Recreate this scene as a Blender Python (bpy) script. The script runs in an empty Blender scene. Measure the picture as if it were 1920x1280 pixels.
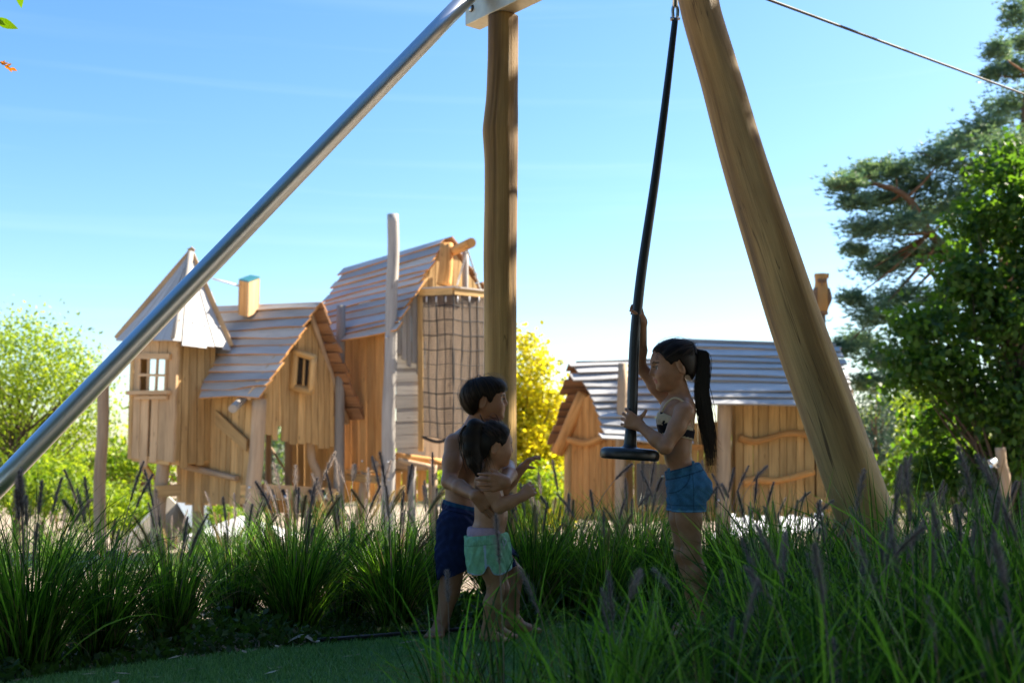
import bpy, math, random
import numpy as np
from mathutils import Vector, Matrix

R = math.radians
scene = bpy.context.scene
col = scene.collection
rng = random.Random(7)
nrs = np.random.RandomState(11)

# ------------------------------------------------------------------ camera
FPX, CW, CH = 2133.0, 1920.0, 1280.0
CAM_H = 0.735
PITCH = math.atan(210.0 / FPX)
cam_data = bpy.data.cameras.new("camera")
cam_data.sensor_width = 36.0
cam_data.lens = FPX / CW * 36.0
cam_data.clip_start = 0.05
cam_data.clip_end = 3000.0
cam_data.dof.use_dof = True
cam_data.dof.focus_distance = 4.45
cam_data.dof.aperture_fstop = 3.6
cam = bpy.data.objects.new("camera", cam_data)
cam.location = (0, 0, CAM_H)
cam.rotation_euler = (R(90) + PITCH, 0, 0)
col.objects.link(cam)
scene.camera = cam

# ------------------------------------------------------------------ light
SUN_AZ = R(64)       # direction towards the sun, clockwise from +Y (view direction)
SUN_EL = R(41)
world = bpy.data.worlds.new("World")
scene.world = world
world.use_nodes = True
wn = world.node_tree.nodes; wl = world.node_tree.links
bg = wn["Background"]
sky = wn.new("ShaderNodeTexSky")
sky.sky_type = 'NISHITA'
sky.sun_disc = False
sky.sun_elevation = SUN_EL
sky.sun_rotation = SUN_AZ
sky.altitude = 0
sky.air_density = 1.0
sky.dust_density = 0.8
sky.ozone_density = 2.4
# thin cirrus streaks: part of the sky itself
tc = wn.new("ShaderNodeTexCoord")
mp = wn.new("ShaderNodeMapping"); mp.inputs['Rotation'].default_value = (R(4), R(12), R(20)); mp.inputs['Scale'].default_value = (0.8, 1.4, 22.0)
nz = wn.new("ShaderNodeTexNoise"); nz.inputs['Scale'].default_value = 2.2; nz.inputs['Detail'].default_value = 5.0; nz.inputs['Distortion'].default_value = 0.6
cr = wn.new("ShaderNodeValToRGB"); cr.color_ramp.elements[0].position = 0.53; cr.color_ramp.elements[1].position = 0.86
cr.color_ramp.elements[1].color = (0.045, 0.045, 0.045, 1)
mx = wn.new("ShaderNodeMixRGB"); mx.blend_type = 'MIX'; mx.inputs[2].default_value = (9.0, 9.6, 10.4, 1)
hs = wn.new("ShaderNodeHueSaturation"); hs.inputs['Saturation'].default_value = 1.26
wl.new(tc.outputs['Generated'], mp.inputs[0]); wl.new(mp.outputs[0], nz.inputs['Vector'])
wl.new(nz.outputs[0], cr.inputs[0]); wl.new(cr.outputs[0], mx.inputs[0]); wl.new(sky.outputs[0], hs.inputs['Color']); wl.new(hs.outputs[0], mx.inputs[1])
wl.new(mx.outputs[0], bg.inputs[0])
bg.inputs[1].default_value = 0.074

sun_data = bpy.data.lights.new("sun", 'SUN')
sun_data.energy = 5.0
sun_data.angle = R(0.5)
sun_data.color = (1.0, 0.90, 0.74)
sun = bpy.data.objects.new("sun", sun_data)
SUNV = Vector((math.sin(SUN_AZ) * math.cos(SUN_EL), math.cos(SUN_AZ) * math.cos(SUN_EL), math.sin(SUN_EL)))
sun.rotation_euler = SUNV.to_track_quat('Z', 'Y').to_euler()
sun.location = SUNV * 60
col.objects.link(sun)

scene.view_settings.view_transform = 'Standard'
scene.view_settings.look = 'None'
scene.view_settings.gamma = 1.0
scene.view_settings.use_curve_mapping = False
scene.view_settings.exposure = 1.85
scene.render.engine = 'CYCLES'
scene.cycles.use_denoising = True
scene.cycles.max_bounces = 8
scene.cycles.diffuse_bounces = 4
scene.cycles.glossy_bounces = 3
scene.cycles.transmission_bounces = 4
scene.cycles.transparent_max_bounces = 8
scene.cycles.sample_clamp_indirect = 6.0
scene.render.film_transparent = False

# ------------------------------------------------------------------ helpers
CP, SP = math.cos(PITCH), math.sin(PITCH)
def P(px, py, Y):
    """photo pixel at world depth Y -> world point"""
    u = (px - CW / 2) / FPX; v = (CH / 2 - py) / FPX
    d = Vector((u, CP - v * SP, SP + v * CP))
    return Vector((0, 0, CAM_H)) + d * (Y / d.y)

def lerp(a, b, t): return a + (b - a) * t
def sstep(a, b, x):
    t = min(1, max(0, (x - a) / (b - a))); return t * t * (3 - 2 * t)

def ground_z(x, y):
    z = -1.0 * sstep(5.6, 11.5, y + 0.25 * x)
    z -= 1.2 * sstep(20.9, 26.0, y)
    z += 0.02 * math.sin(x * 1.7 + 0.4) * math.sin(y * 1.3)
    return z

def tag(o, label=None, cat=None, group=None, kind=None):
    if label: o['label'] = label
    if cat: o['category'] = cat
    if group: o['group'] = group
    if kind: o['kind'] = kind
    return o

def empty(name, loc=(0, 0, 0), label=None, cat=None, group=None):
    o = bpy.data.objects.new(name, None)
    o.empty_display_size = 0.1
    o.location = loc
    col.objects.link(o)
    return tag(o, label, cat, group)

def link(name, me, mats, parent=None):
    o = bpy.data.objects.new(name, me)
    col.objects.link(o)
    if mats is not None:
        for m in (mats if isinstance(mats, (list, tuple)) else [mats]):
            me.materials.append(m)
    if parent is not None:
        o.parent = parent
        o.matrix_parent_inverse = Matrix.Translation(-Vector(parent_world(parent)))
    return o

def parent_world(p):
    # a top-level Empty stands at its thing's base; parts sit at the world origin
    return p.location if p.parent is None else Vector((0, 0, 0))

def mesh_np(name, V, F, smooth=False, uv=None, colors=None):
    """V (n,3) array, F (m,k) array of equal-sized faces or a list"""
    me = bpy.data.meshes.new(name)
    if isinstance(F, np.ndarray):
        V = np.asarray(V, np.float32); m, k = F.shape
        me.vertices.add(len(V)); me.vertices.foreach_set("co", V.ravel())
        me.loops.add(m * k); me.loops.foreach_set("vertex_index", F.astype(np.int32).ravel())
        me.polygons.add(m)
        me.polygons.foreach_set("loop_start", np.arange(0, m * k, k, dtype=np.int32))
        me.polygons.foreach_set("loop_total", np.full(m, k, np.int32))
        me.update(calc_edges=True)
    else:
        me.from_pydata([tuple(v) for v in V], [], F)
        me.update()
    if uv is not None:
        l = me.uv_layers.new(name="UVMap")
        l.data.foreach_set("uv", np.asarray(uv, np.float32).ravel())
    if colors is not None:
        a = me.color_attributes.new(name="Col", type='FLOAT_COLOR', domain='POINT')
        c = np.ones((len(V), 4), np.float32); c[:, :3] = colors
        a.data.foreach_set("color", c.ravel())
    if smooth:
        me.polygons.foreach_set("use_smooth", np.ones(len(me.polygons), bool))
    return me

def strip_mesh(name, A, B, n, th, uvoff=None):
    """board with front face between polylines A and B, thickness th behind it (-n)"""
    k = len(A); n = Vector(n).normalized()
    V = []
    for i in range(k):
        V += [A[i], B[i], B[i] - n * th, A[i] - n * th]
    F = []; UV = []
    uo = rng.uniform(0, 30) if uvoff is None else uvoff
    vo = rng.uniform(0, 30)
    s = [0.0]
    for i in range(1, k): s.append(s[-1] + (A[i] - A[i - 1]).length)
    w = (A[0] - B[0]).length
    acr = [0, w, w + th, 2 * w + th, 2 * w + 2 * th]
    for i in range(k - 1):
        a = i * 4; b = a + 4
        for j in range(4):
            j2 = (j + 1) % 4
            F.append((a + j, b + j, b + j2, a + j2))
            UV += [(uo + s[i], vo + acr[j]), (uo + s[i + 1], vo + acr[j]), (uo + s[i + 1], vo + acr[j + 1]), (uo + s[i], vo + acr[j + 1])]
    F.append((0, 1, 2, 3)); UV += [(uo, vo), (uo, vo + w), (uo + th, vo + w), (uo + th, vo)]
    e = (k - 1) * 4
    F.append((e + 3, e + 2, e + 1, e)); UV += [(uo, vo), (uo, vo + w), (uo + th, vo + w), (uo + th, vo)]
    # orientation check: front face should look along n
    V = [Vector(v) for v in V]
    q = F[0]; fn = (V[q[1]] - V[q[0]]).cross(V[q[3]] - V[q[0]])
    if fn.dot(n) < 0:
        F = [tuple(reversed(f)) for f in F]
        UV2 = []
        for i in range(len(F)): UV2 += list(reversed(UV[i * 4:i * 4 + 4]))
        UV = UV2
    return mesh_np(name, V, F, False, UV)

def strip(name, parent, mat, A, B, n, th, edge=None):
    me = strip_mesh(name, A, B, n, th)
    o = link(name, me, [mat, edge] if edge else mat, parent)
    if edge:
        for i in range(len(A) - 1): me.polygons[i * 4 + 1].material_index = 1
        for i in (-1, -2): me.polygons[i].material_index = 1
    return o

def box_between(name, parent, mat, a, b, w, h, up=Vector((0, 0, 1))):
    """beam from a to b, w wide, h high"""
    a = Vector(a); b = Vector(b)
    d = (b - a).normalized()
    s = d.cross(up)
    if s.length < 1e-4: s = d.cross(Vector((0, 1, 0)))
    s.normalize(); u = s.cross(d).normalized()
    n = 4
    A = [lerp(a, b, i / n) + u * h / 2 + s * w / 2 for i in range(n + 1)]
    B = [lerp(a, b, i / n) - u * h / 2 + s * w / 2 for i in range(n + 1)]
    return strip(name, parent, mat, A, B, s, w)

def catmull(pts, per=6):
    pts = [Vector(p) for p in pts]
    if len(pts) == 2:
        return [lerp(pts[0], pts[1], i / per) for i in range(per + 1)]
    out = []
    ext = [pts[0] * 2 - pts[1]] + pts + [pts[-1] * 2 - pts[-2]]
    for i in range(1, len(ext) - 2):
        p0, p1, p2, p3 = ext[i - 1:i + 3]
        for j in range(per):
            t = j / per
            out.append(0.5 * ((2 * p1) + (p2 - p0) * t + (2 * p0 - 5 * p1 + 4 * p2 - p3) * t * t + (3 * p1 - p0 - 3 * p2 + p3) * t ** 3))
    out.append(pts[-1].copy())
    return out

def interp_list(r, n):
    xs = np.linspace(0, 1, len(r)); return list(np.interp(np.linspace(0, 1, n), xs, r))

def tube_mesh(name, pts, radii, sides=10, per=6, wob=0.0, seed=0, smooth=True, facet=None):
    pts = catmull(pts, per); n = len(pts)
    rad = interp_list(radii if isinstance(radii, (list, tuple)) else [radii, radii], n)
    V = []; F = []; UV = []
    s = 0.0; ss = []
    rr = random.Random(seed)
    ph = [rr.uniform(0, 6.28) for _ in range(8)]
    prev = None
    for i, p in enumerate(pts):
        t = (pts[min(i + 1, n - 1)] - pts[max(i - 1, 0)]).normalized()
        if prev is None:
            a = t.cross(Vector((0, 1, 0.02)));
            if a.length < 1e-3: a = t.cross(Vector((1, 0, 0)))
            a.normalize()
        else:
            a = (prev - t * prev.dot(t)).normalized()
        prev = a
        b = t.cross(a)
        if i: s += (pts[i] - pts[i - 1]).length
        ss.append(s)
        for j in range(sides):
            th = 2 * math.pi * j / sides
            w = 1 + wob * (0.5 * math.sin(2 * th + ph[0] + s * 0.9) + 0.45 * math.sin(3 * th + ph[1] - s * 1.7) + 0.35 * math.sin(th + ph[2] + s * 3.1) + 0.25 * math.sin(5 * th + ph[3] + s * 0.5))
            V.append(p + (a * math.cos(th) + b * math.sin(th)) * rad[i] * w)
    uo = rr.uniform(0, 40); vo = rr.uniform(0, 40)
    circ = 2 * math.pi * max(rad)
    for i in range(n - 1):
        for j in range(sides):
            j2 = (j + 1) % sides
            F.append((i * sides + j, i * sides + j2, (i + 1) * sides + j2, (i + 1) * sides + j))
            v0 = vo + circ * j / sides; v1 = vo + circ * (j + 1) / sides
            UV += [(uo + ss[i], v0), (uo + ss[i], v1), (uo + ss[i + 1], v1), (uo + ss[i + 1], v0)]
    F.append(tuple(reversed(range(sides))))
    F.append(tuple(range((n - 1) * sides, n * sides)))
    for e in range(2):
        for j in range(sides):
            th = 2 * math.pi * j / sides
            UV.append((uo + 3 + 0.02 * math.cos(th), vo + 0.02 * math.sin(th)))
    me = mesh_np(name, V, F, False, UV)
    if smooth:
        for i, pl in enumerate(me.polygons):
            pl.use_smooth = len(pl.vertices) == 4
    return me

def tube(name, parent, mat, pts, radii, sides=10, per=6, wob=0.0, seed=0):
    return link(name, tube_mesh(name, pts, radii, sides, per, wob, seed), mat, parent)

def lathe_mesh(name, prof, axis_o, axis_d, sides=32, smooth=True):
    """prof: list of (radius, distance along axis)"""
    d = Vector(axis_d).normalized(); a = d.cross(Vector((0, 1, 0)))
    if a.length < 1e-3: a = d.cross(Vector((1, 0, 0)))
    a.normalize(); b = d.cross(a); o = Vector(axis_o)
    V = []; F = []
    for r, h in prof:
        for j in range(sides):
            th = 2 * math.pi * j / sides
            V.append(o + d * h + (a * math.cos(th) + b * math.sin(th)) * r)
    n = len(prof)
    for i in range(n - 1):
        for j in range(sides):
            j2 = (j + 1) % sides
            F.append((i * sides + j, i * sides + j2, (i + 1) * sides + j2, (i + 1) * sides + j))
    F.append(tuple(reversed(range(sides)))); F.append(tuple(range((n - 1) * sides, n * sides)))
    return mesh_np(name, V, F, smooth)

# ------------------------------------------------------------------ materials
def new_mat(name):
    m = bpy.data.materials.new(name); m.use_nodes = True
    nt = m.node_tree; b = nt.nodes["Principled BSDF"]
    return m, nt, b

def ramp(nt, stops):
    r = nt.nodes.new("ShaderNodeValToRGB"); e = r.color_ramp.elements
    while len(e) < len(stops): e.new(0.5)
    for i, (p, c) in enumerate(stops):
        e[i].position = p; e[i].color = (*c, 1) if len(c) == 3 else c
    return r

def wood_mat(name, dark, light, rough=0.75, along=1.4, across=26.0, bump=0.25, var=0.22, grey=None, greyamt=0.0, uvd=True):
    m, nt, b = new_mat(name); N = nt.nodes; L = nt.links
    tcn = N.new("ShaderNodeTexCoord")
    mp1 = N.new("ShaderNodeMapping"); mp1.inputs['Scale'].default_value = (along, across, 1)
    L.new(tcn.outputs['UV'], mp1.inputs[0])
    n1 = N.new("ShaderNodeTexNoise"); n1.inputs['Scale'].default_value = 1.0; n1.inputs['Detail'].default_value = 6; n1.inputs['Roughness'].default_value = 0.62; n1.inputs['Distortion'].default_value = 0.35
    L.new(mp1.outputs[0], n1.inputs['Vector'])
    r1 = ramp(nt, [(0.28, dark), (0.52, [lerp(dark[i], light[i], 0.6) for i in range(3)]), (0.74, light)])
    L.new(n1.outputs[0], r1.inputs[0])
    # knots
    mp2 = N.new("ShaderNodeMapping"); mp2.inputs['Scale'].default_value = (2.2, 7.5, 1)
    L.new(tcn.outputs['UV'], mp2.inputs[0])
    vo = N.new("ShaderNodeTexVoronoi"); vo.inputs['Scale'].default_value = 1.0; vo.inputs['Randomness'].default_value = 1.0
    L.new(mp2.outputs[0], vo.inputs['Vector'])
    rk = ramp(nt, [(0.05, (0.35, 0.27, 0.22)), (0.12, (1, 1, 1))])
    L.new(vo.outputs['Distance'], rk.inputs[0])
    mk = N.new("ShaderNodeMixRGB"); mk.blend_type = 'MULTIPLY'; mk.inputs[0].default_value = 0.75
    L.new(r1.outputs[0], mk.inputs[1]); L.new(rk.outputs[0], mk.inputs[2])
    # large patches / weathering
    n2 = N.new("ShaderNodeTexNoise"); n2.inputs['Scale'].default_value = 1.6; n2.inputs['Detail'].default_value = 3
    mp3 = N.new("ShaderNodeMapping"); mp3.inputs['Scale'].default_value = (0.8, 2.5, 1)
    L.new(tcn.outputs['UV'], mp3.inputs[0]); L.new(mp3.outputs[0], n2.inputs['Vector'])
    rw = ramp(nt, [(0.3, (0.74, 0.74, 0.76)), (0.7, (1.08, 1.06, 1.02))])
    L.new(n2.outputs[0], rw.inputs[0])
    mw = N.new("ShaderNodeMixRGB"); mw.blend_type = 'MULTIPLY'; mw.inputs[0].default_value = 0.8
    L.new(mk.outputs[0], mw.inputs[1]); L.new(rw.outputs[0], mw.inputs[2])
    last = mw
    if grey is not None:
        mg = N.new("ShaderNodeMixRGB"); mg.inputs[2].default_value = (*grey, 1)
        mm = N.new("ShaderNodeMath"); mm.operation = 'MULTIPLY'; mm.inputs[1].default_value = greyamt * 1.6
        L.new(n2.outputs[0], mm.inputs[0]); L.new(mm.outputs[0], mg.inputs[0]); L.new(last.outputs[0], mg.inputs[1]); last = mg
    oi = N.new("ShaderNodeObjectInfo")
    mr = N.new("ShaderNodeMapRange"); mr.inputs[3].default_value = 1 - var; mr.inputs[4].default_value = 1 + var * 0.7
    L.new(oi.outputs['Random'], mr.inputs[0])
    hv = N.new("ShaderNodeHueSaturation")
    L.new(mr.outputs[0], hv.inputs['Value']); L.new(last.outputs[0], hv.inputs['Color'])
    L.new(hv.outputs[0], b.inputs['Base Color'])
    b.inputs['Roughness'].default_value = rough
    b.inputs['Specular IOR Level'].default_value = 0.25
    bp = N.new("ShaderNodeBump"); bp.inputs['Strength'].default_value = bump; bp.inputs['Distance'].default_value = 0.01
    L.new(n1.outputs[0], bp.inputs['Height']); L.new(bp.outputs[0], b.inputs['Normal'])
    return m

def plain_mat(name, c, rough=0.6, metal=0.0, var=0.0, noise=0.0, nscale=20.0, spec=0.5, bump=0.0):
    m, nt, b = new_mat(name); N = nt.nodes; L = nt.links
    b.inputs['Roughness'].default_value = rough; b.inputs['Metallic'].default_value = metal
    b.inputs['Specular IOR Level'].default_value = spec
    b.inputs['Base Color'].default_value = (*c, 1)
    if noise > 0 or bump > 0:
        tcn = N.new("ShaderNodeTexCoord")
        n1 = N.new("ShaderNodeTexNoise"); n1.inputs['Scale'].default_value = nscale; n1.inputs['Detail'].default_value = 5
        L.new(tcn.outputs['Object'], n1.inputs['Vector'])
        r1 = ramp(nt, [(0.25, [x * (1 - noise) for x in c]), (0.75, [min(1, x * (1 + noise)) for x in c])])
        L.new(n1.outputs[0], r1.inputs[0]); L.new(r1.outputs[0], b.inputs['Base Color'])
        if bump > 0:
            bp = N.new("ShaderNodeBump"); bp.inputs['Strength'].default_value = bump; bp.inputs['Distance'].default_value = 0.01
            L.new(n1.outputs[0], bp.inputs['Height']); L.new(bp.outputs[0], b.inputs['Normal'])
    return m

def leaf_mat(name, c1, c2, trans=0.5, tcol=None, rough=0.5):
    """leaf: diffuse + translucent, hue varied by the colour stored per leaf"""
    m = bpy.data.materials.new(name); m.use_nodes = True
    nt = m.node_tree; N = nt.nodes; L = nt.links
    for x in list(N): N.remove(x)
    out = N.new("ShaderNodeOutputMaterial")
    at = N.new("ShaderNodeAttribute"); at.attribute_name = "Col"
    mixc = N.new("ShaderNodeMixRGB"); mixc.inputs[1].default_value = (*c1, 1); mixc.inputs[2].default_value = (*c2, 1)
    L.new(at.outputs['Fac'], mixc.inputs[0])
    d = N.new("ShaderNodeBsdfPrincipled"); d.inputs['Roughness'].default_value = rough; d.inputs['Specular IOR Level'].default_value = 0.35
    L.new(mixc.outputs[0], d.inputs['Base Color'])
    t = N.new("ShaderNodeBsdfTranslucent")
    hv = N.new("ShaderNodeMixRGB"); hv.blend_type = 'MULTIPLY'; hv.inputs[0].default_value = 1.0
    hv.inputs[2].default_value = (*(tcol or (1.9, 1.7, 0.6)), 1)
    L.new(mixc.outputs[0], hv.inputs[1]); L.new(hv.outputs[0], t.inputs['Color'])
    ms = N.new("ShaderNodeMixShader"); ms.inputs[0].default_value = trans
    L.new(d.outputs[0], ms.inputs[1]); L.new(t.outputs[0], ms.inputs[2]); L.new(ms.outputs[0], out.inputs['Surface'])
    return m

M = {}
M['larch'] = wood_mat('larch_plank', (0.42, 0.235, 0.08), (0.80, 0.52, 0.215), grey=(0.58, 0.47, 0.32), greyamt=0.08, var=0.28)
M['larch_orange'] = wood_mat('fresh_larch_plank', (0.46, 0.19, 0.05), (0.80, 0.43, 0.15), var=0.25)
M['larch_pale'] = wood_mat('pale_plank', (0.48, 0.28, 0.13), (0.78, 0.53, 0.28), grey=(0.60, 0.49, 0.38), greyamt=0.12, var=0.22)
M['shingle'] = wood_mat('weathered_roof_board', (0.32, 0.315, 0.31), (0.54, 0.53, 0.515), rough=0.6, grey=(0.43, 0.445, 0.465), greyamt=0.5, var=0.22)
M['shingle_warm'] = wood_mat('roof_board_warm', (0.42, 0.35, 0.28), (0.66, 0.57, 0.47), rough=0.6, grey=(0.52, 0.50, 0.47), greyamt=0.4, var=0.22)
M['shadow_plank'] = wood_mat('shaded_brown_plank', (0.17, 0.115, 0.075), (0.36, 0.26, 0.18), var=0.2)  # planks behind the net: their shade is put into a darker brown
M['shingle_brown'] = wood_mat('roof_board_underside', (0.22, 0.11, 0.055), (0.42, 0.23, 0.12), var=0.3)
M['weathered'] = wood_mat('grey_weathered_wood', (0.26, 0.225, 0.19), (0.48, 0.43, 0.37), grey=(0.36, 0.36, 0.36), greyamt=0.4)
M['post'] = wood_mat('robinia_post', (0.36, 0.22, 0.11), (0.60, 0.42, 0.25), across=14.0, grey=(0.44, 0.40, 0.35), greyamt=0.25)
def big_log_mat():
    m, nt, b = new_mat('peeled_robinia_log'); N = nt.nodes; L = nt.links
    tcn = N.new("ShaderNodeTexCoord")
    def noise(sx, sy, det=5, rough=0.6, dist=0.0):
        mp1 = N.new("ShaderNodeMapping"); mp1.inputs['Scale'].default_value = (sx, sy, 1); L.new(tcn.outputs['UV'], mp1.inputs[0])
        n1 = N.new("ShaderNodeTexNoise"); n1.inputs['Scale'].default_value = 1; n1.inputs['Detail'].default_value = det; n1.inputs['Roughness'].default_value = rough; n1.inputs['Distortion'].default_value = dist
        L.new(mp1.outputs[0], n1.inputs['Vector']); return n1
    def mul(a_, b_, f):
        q = N.new("ShaderNodeMixRGB"); q.blend_type = 'MULTIPLY'; q.inputs[0].default_value = f; L.new(a_, q.inputs[1]); L.new(b_, q.inputs[2]); return q.outputs[0]
    bands = noise(0.55, 9.0, 3, 0.55, 0.5); rb = ramp(nt, [(0.28, (0.17, 0.10, 0.036)), (0.46, (0.39, 0.245, 0.085)), (0.66, (0.58, 0.40, 0.155))]); L.new(bands.outputs[0], rb.inputs[0])
    grain = noise(2.2, 75.0, 6, 0.7, 0.3); rg = ramp(nt, [(0.3, (0.62, 0.58, 0.55)), (0.62, (1.08, 1.06, 1.04))]); L.new(grain.outputs[0], rg.inputs[0])
    c = mul(rb.outputs[0], rg.outputs[0], 0.65)
    crack = noise(0.9, 30.0, 2, 0.5, 0.8); rc = ramp(nt, [(0.488, (1, 1, 1)), (0.502, (0.16, 0.12, 0.09)), (0.516, (1, 1, 1))]); L.new(crack.outputs[0], rc.inputs[0])
    gate = noise(0.7, 5.0, 2); rgt = ramp(nt, [(0.50, (0, 0, 0)), (0.58, (1, 1, 1))]); L.new(gate.outputs[0], rgt.inputs[0])
    q = N.new("ShaderNodeMixRGB"); q.blend_type = 'MULTIPLY'; L.new(rgt.outputs[0], q.inputs[0]); L.new(c, q.inputs[1]); L.new(rc.outputs[0], q.inputs[2]); c = q.outputs[0]
    mp2 = N.new("ShaderNodeMapping"); mp2.inputs['Scale'].default_value = (1.7, 4.2, 1); L.new(tcn.outputs['UV'], mp2.inputs[0])
    vo = N.new("ShaderNodeTexVoronoi"); vo.inputs['Scale'].default_value = 1; L.new(mp2.outputs[0], vo.inputs['Vector'])
    rk = ramp(nt, [(0.03, (0.30, 0.22, 0.17)), (0.10, (0.8, 0.75, 0.7)), (0.16, (1, 1, 1))]); L.new(vo.outputs['Distance'], rk.inputs[0]); c = mul(c, rk.outputs[0], 0.85)
    blot = noise(1.1, 2.6, 4); rl = ramp(nt, [(0.35, (0.72, 0.70, 0.68)), (0.65, (1.06, 1.05, 1.03))]); L.new(blot.outputs[0], rl.inputs[0]); c = mul(c, rl.outputs[0], 1.0)
    L.new(c, b.inputs['Base Color']); b.inputs['Roughness'].default_value = 0.6; b.inputs['Specular IOR Level'].default_value = 0.3
    ad = N.new("ShaderNodeMath"); ad.operation = 'ADD'; L.new(bands.outputs[0], ad.inputs[0]); L.new(grain.outputs[0], ad.inputs[1])
    bp = N.new("ShaderNodeBump"); bp.inputs['Strength'].default_value = 0.55; bp.inputs['Distance'].default_value = 0.012; L.new(ad.outputs[0], bp.inputs['Height']); L.new(bp.outputs[0], b.inputs['Normal'])
    return m
M['log'] = big_log_mat()
M['steel'] = plain_mat('galvanised_steel', (0.62, 0.64, 0.66), 0.36, 1.0, noise=0.05, nscale=6)
M['steel_dull'] = plain_mat('zinc_plate', (0.58, 0.54, 0.42), 0.45, 0.6, noise=0.12, nscale=25)
M['bolt'] = plain_mat('bolt_steel', (0.6, 0.6, 0.62), 0.3, 1.0)
M['rubber'] = plain_mat('black_rubber', (0.012, 0.014, 0.018), 0.38, 0.0, noise=0.2, nscale=40, spec=0.55)
M['rope'] = plain_mat('black_rope', (0.02, 0.02, 0.022), 0.7)
M['net'] = plain_mat('dark_net', (0.075, 0.06, 0.05), 0.8)
M['white_metal'] = plain_mat('white_painted_metal', (0.78, 0.78, 0.80), 0.45)
M['teal'] = plain_mat('teal_metal_sheet', (0.03, 0.16, 0.18), 0.4)
# ------------------------------------------------------------------ setting
def build_ground():
    xs = np.concatenate([np.linspace(-400, -14, 14), np.linspace(-12, 12, 97), np.linspace(14, 400, 14)])
    ys = np.concatenate([np.linspace(-60, -2, 10), np.linspace(-1, 16, 120), np.linspace(17, 60, 30), np.linspace(80, 1500, 12)])
    nx, ny = len(xs), len(ys)
    V = np.array([(x, y, ground_z(x, y) - 0.012) for y in ys for x in xs], np.float32)
    i = np.arange(nx - 1)[None, :] + np.arange(ny - 1)[:, None] * nx
    F = np.stack([i, i + 1, i + 1 + nx, i + nx], -1).reshape(-1, 4)
    m, nt, b = new_mat('bark_and_sand_ground'); N = nt.nodes; L = nt.links
    t = N.new("ShaderNodeTexCoord")
    n1 = N.new("ShaderNodeTexNoise"); n1.inputs['Scale'].default_value = 0.5; n1.inputs['Detail'].default_value = 8; n1.inputs['Roughness'].default_value = 0.65
    n2 = N.new("ShaderNodeTexVoronoi"); n2.inputs['Scale'].default_value = 26
    L.new(t.outputs['Object'], n1.inputs['Vector']); L.new(t.outputs['Object'], n2.inputs['Vector'])
    r1 = ramp(nt, [(0.3, (0.20, 0.15, 0.11)), (0.5, (0.33, 0.265, 0.20)), (0.7, (0.44, 0.375, 0.30))])
    r2 = ramp(nt, [(0.0, (0.55, 0.5, 0.45)), (0.6, (1, 1, 1))])
    L.new(n1.outputs[0], r1.inputs[0]); L.new(n2.outputs['Distance'], r2.inputs[0])
    mx_ = N.new("ShaderNodeMixRGB"); mx_.blend_type = 'MULTIPLY'; mx_.inputs[0].default_value = 0.7
    L.new(r1.outputs[0], mx_.inputs[1]); L.new(r2.outputs[0], mx_.inputs[2]); L.new(mx_.outputs[0], b.inputs['Base Color'])
    b.inputs['Roughness'].default_value = 0.95; b.inputs['Specular IOR Level'].default_value = 0.1
    bp = N.new("ShaderNodeBump"); bp.inputs['Strength'].default_value = 0.6; bp.inputs['Distance'].default_value = 0.02
    L.new(n2.outputs['Distance'], bp.inputs['Height']); L.new(bp.outputs[0], b.inputs['Normal'])
    o = link('ground', mesh_np('ground', V, F, True), m)
    tag(o, kind='structure')

# edge of the artificial turf, from the near left to the far right
TURF_EDGE = [(-2.6, 2.4), (-1.9, 3.15), (-1.49, 3.65), (-1.07, 4.07), (-0.66, 4.40), (-0.26, 4.66), (0.10, 4.86), (0.45, 4.98), (1.0, 5.05), (1.8, 5.0), (3.2, 4.8)]
TURF_NEAR = [(-2.6, -3.0), (-1.9, -3.0), (-1.49, -3.0), (-1.07, -3.0), (-0.66, -3.0), (-0.26, 2.0), (0.10, 3.3), (0.45, 3.72), (1.0, 3.85), (1.8, 3.9), (3.2, 3.9)]
def turf_z(x, y): return ground_z(x, y) + 0.012

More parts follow.
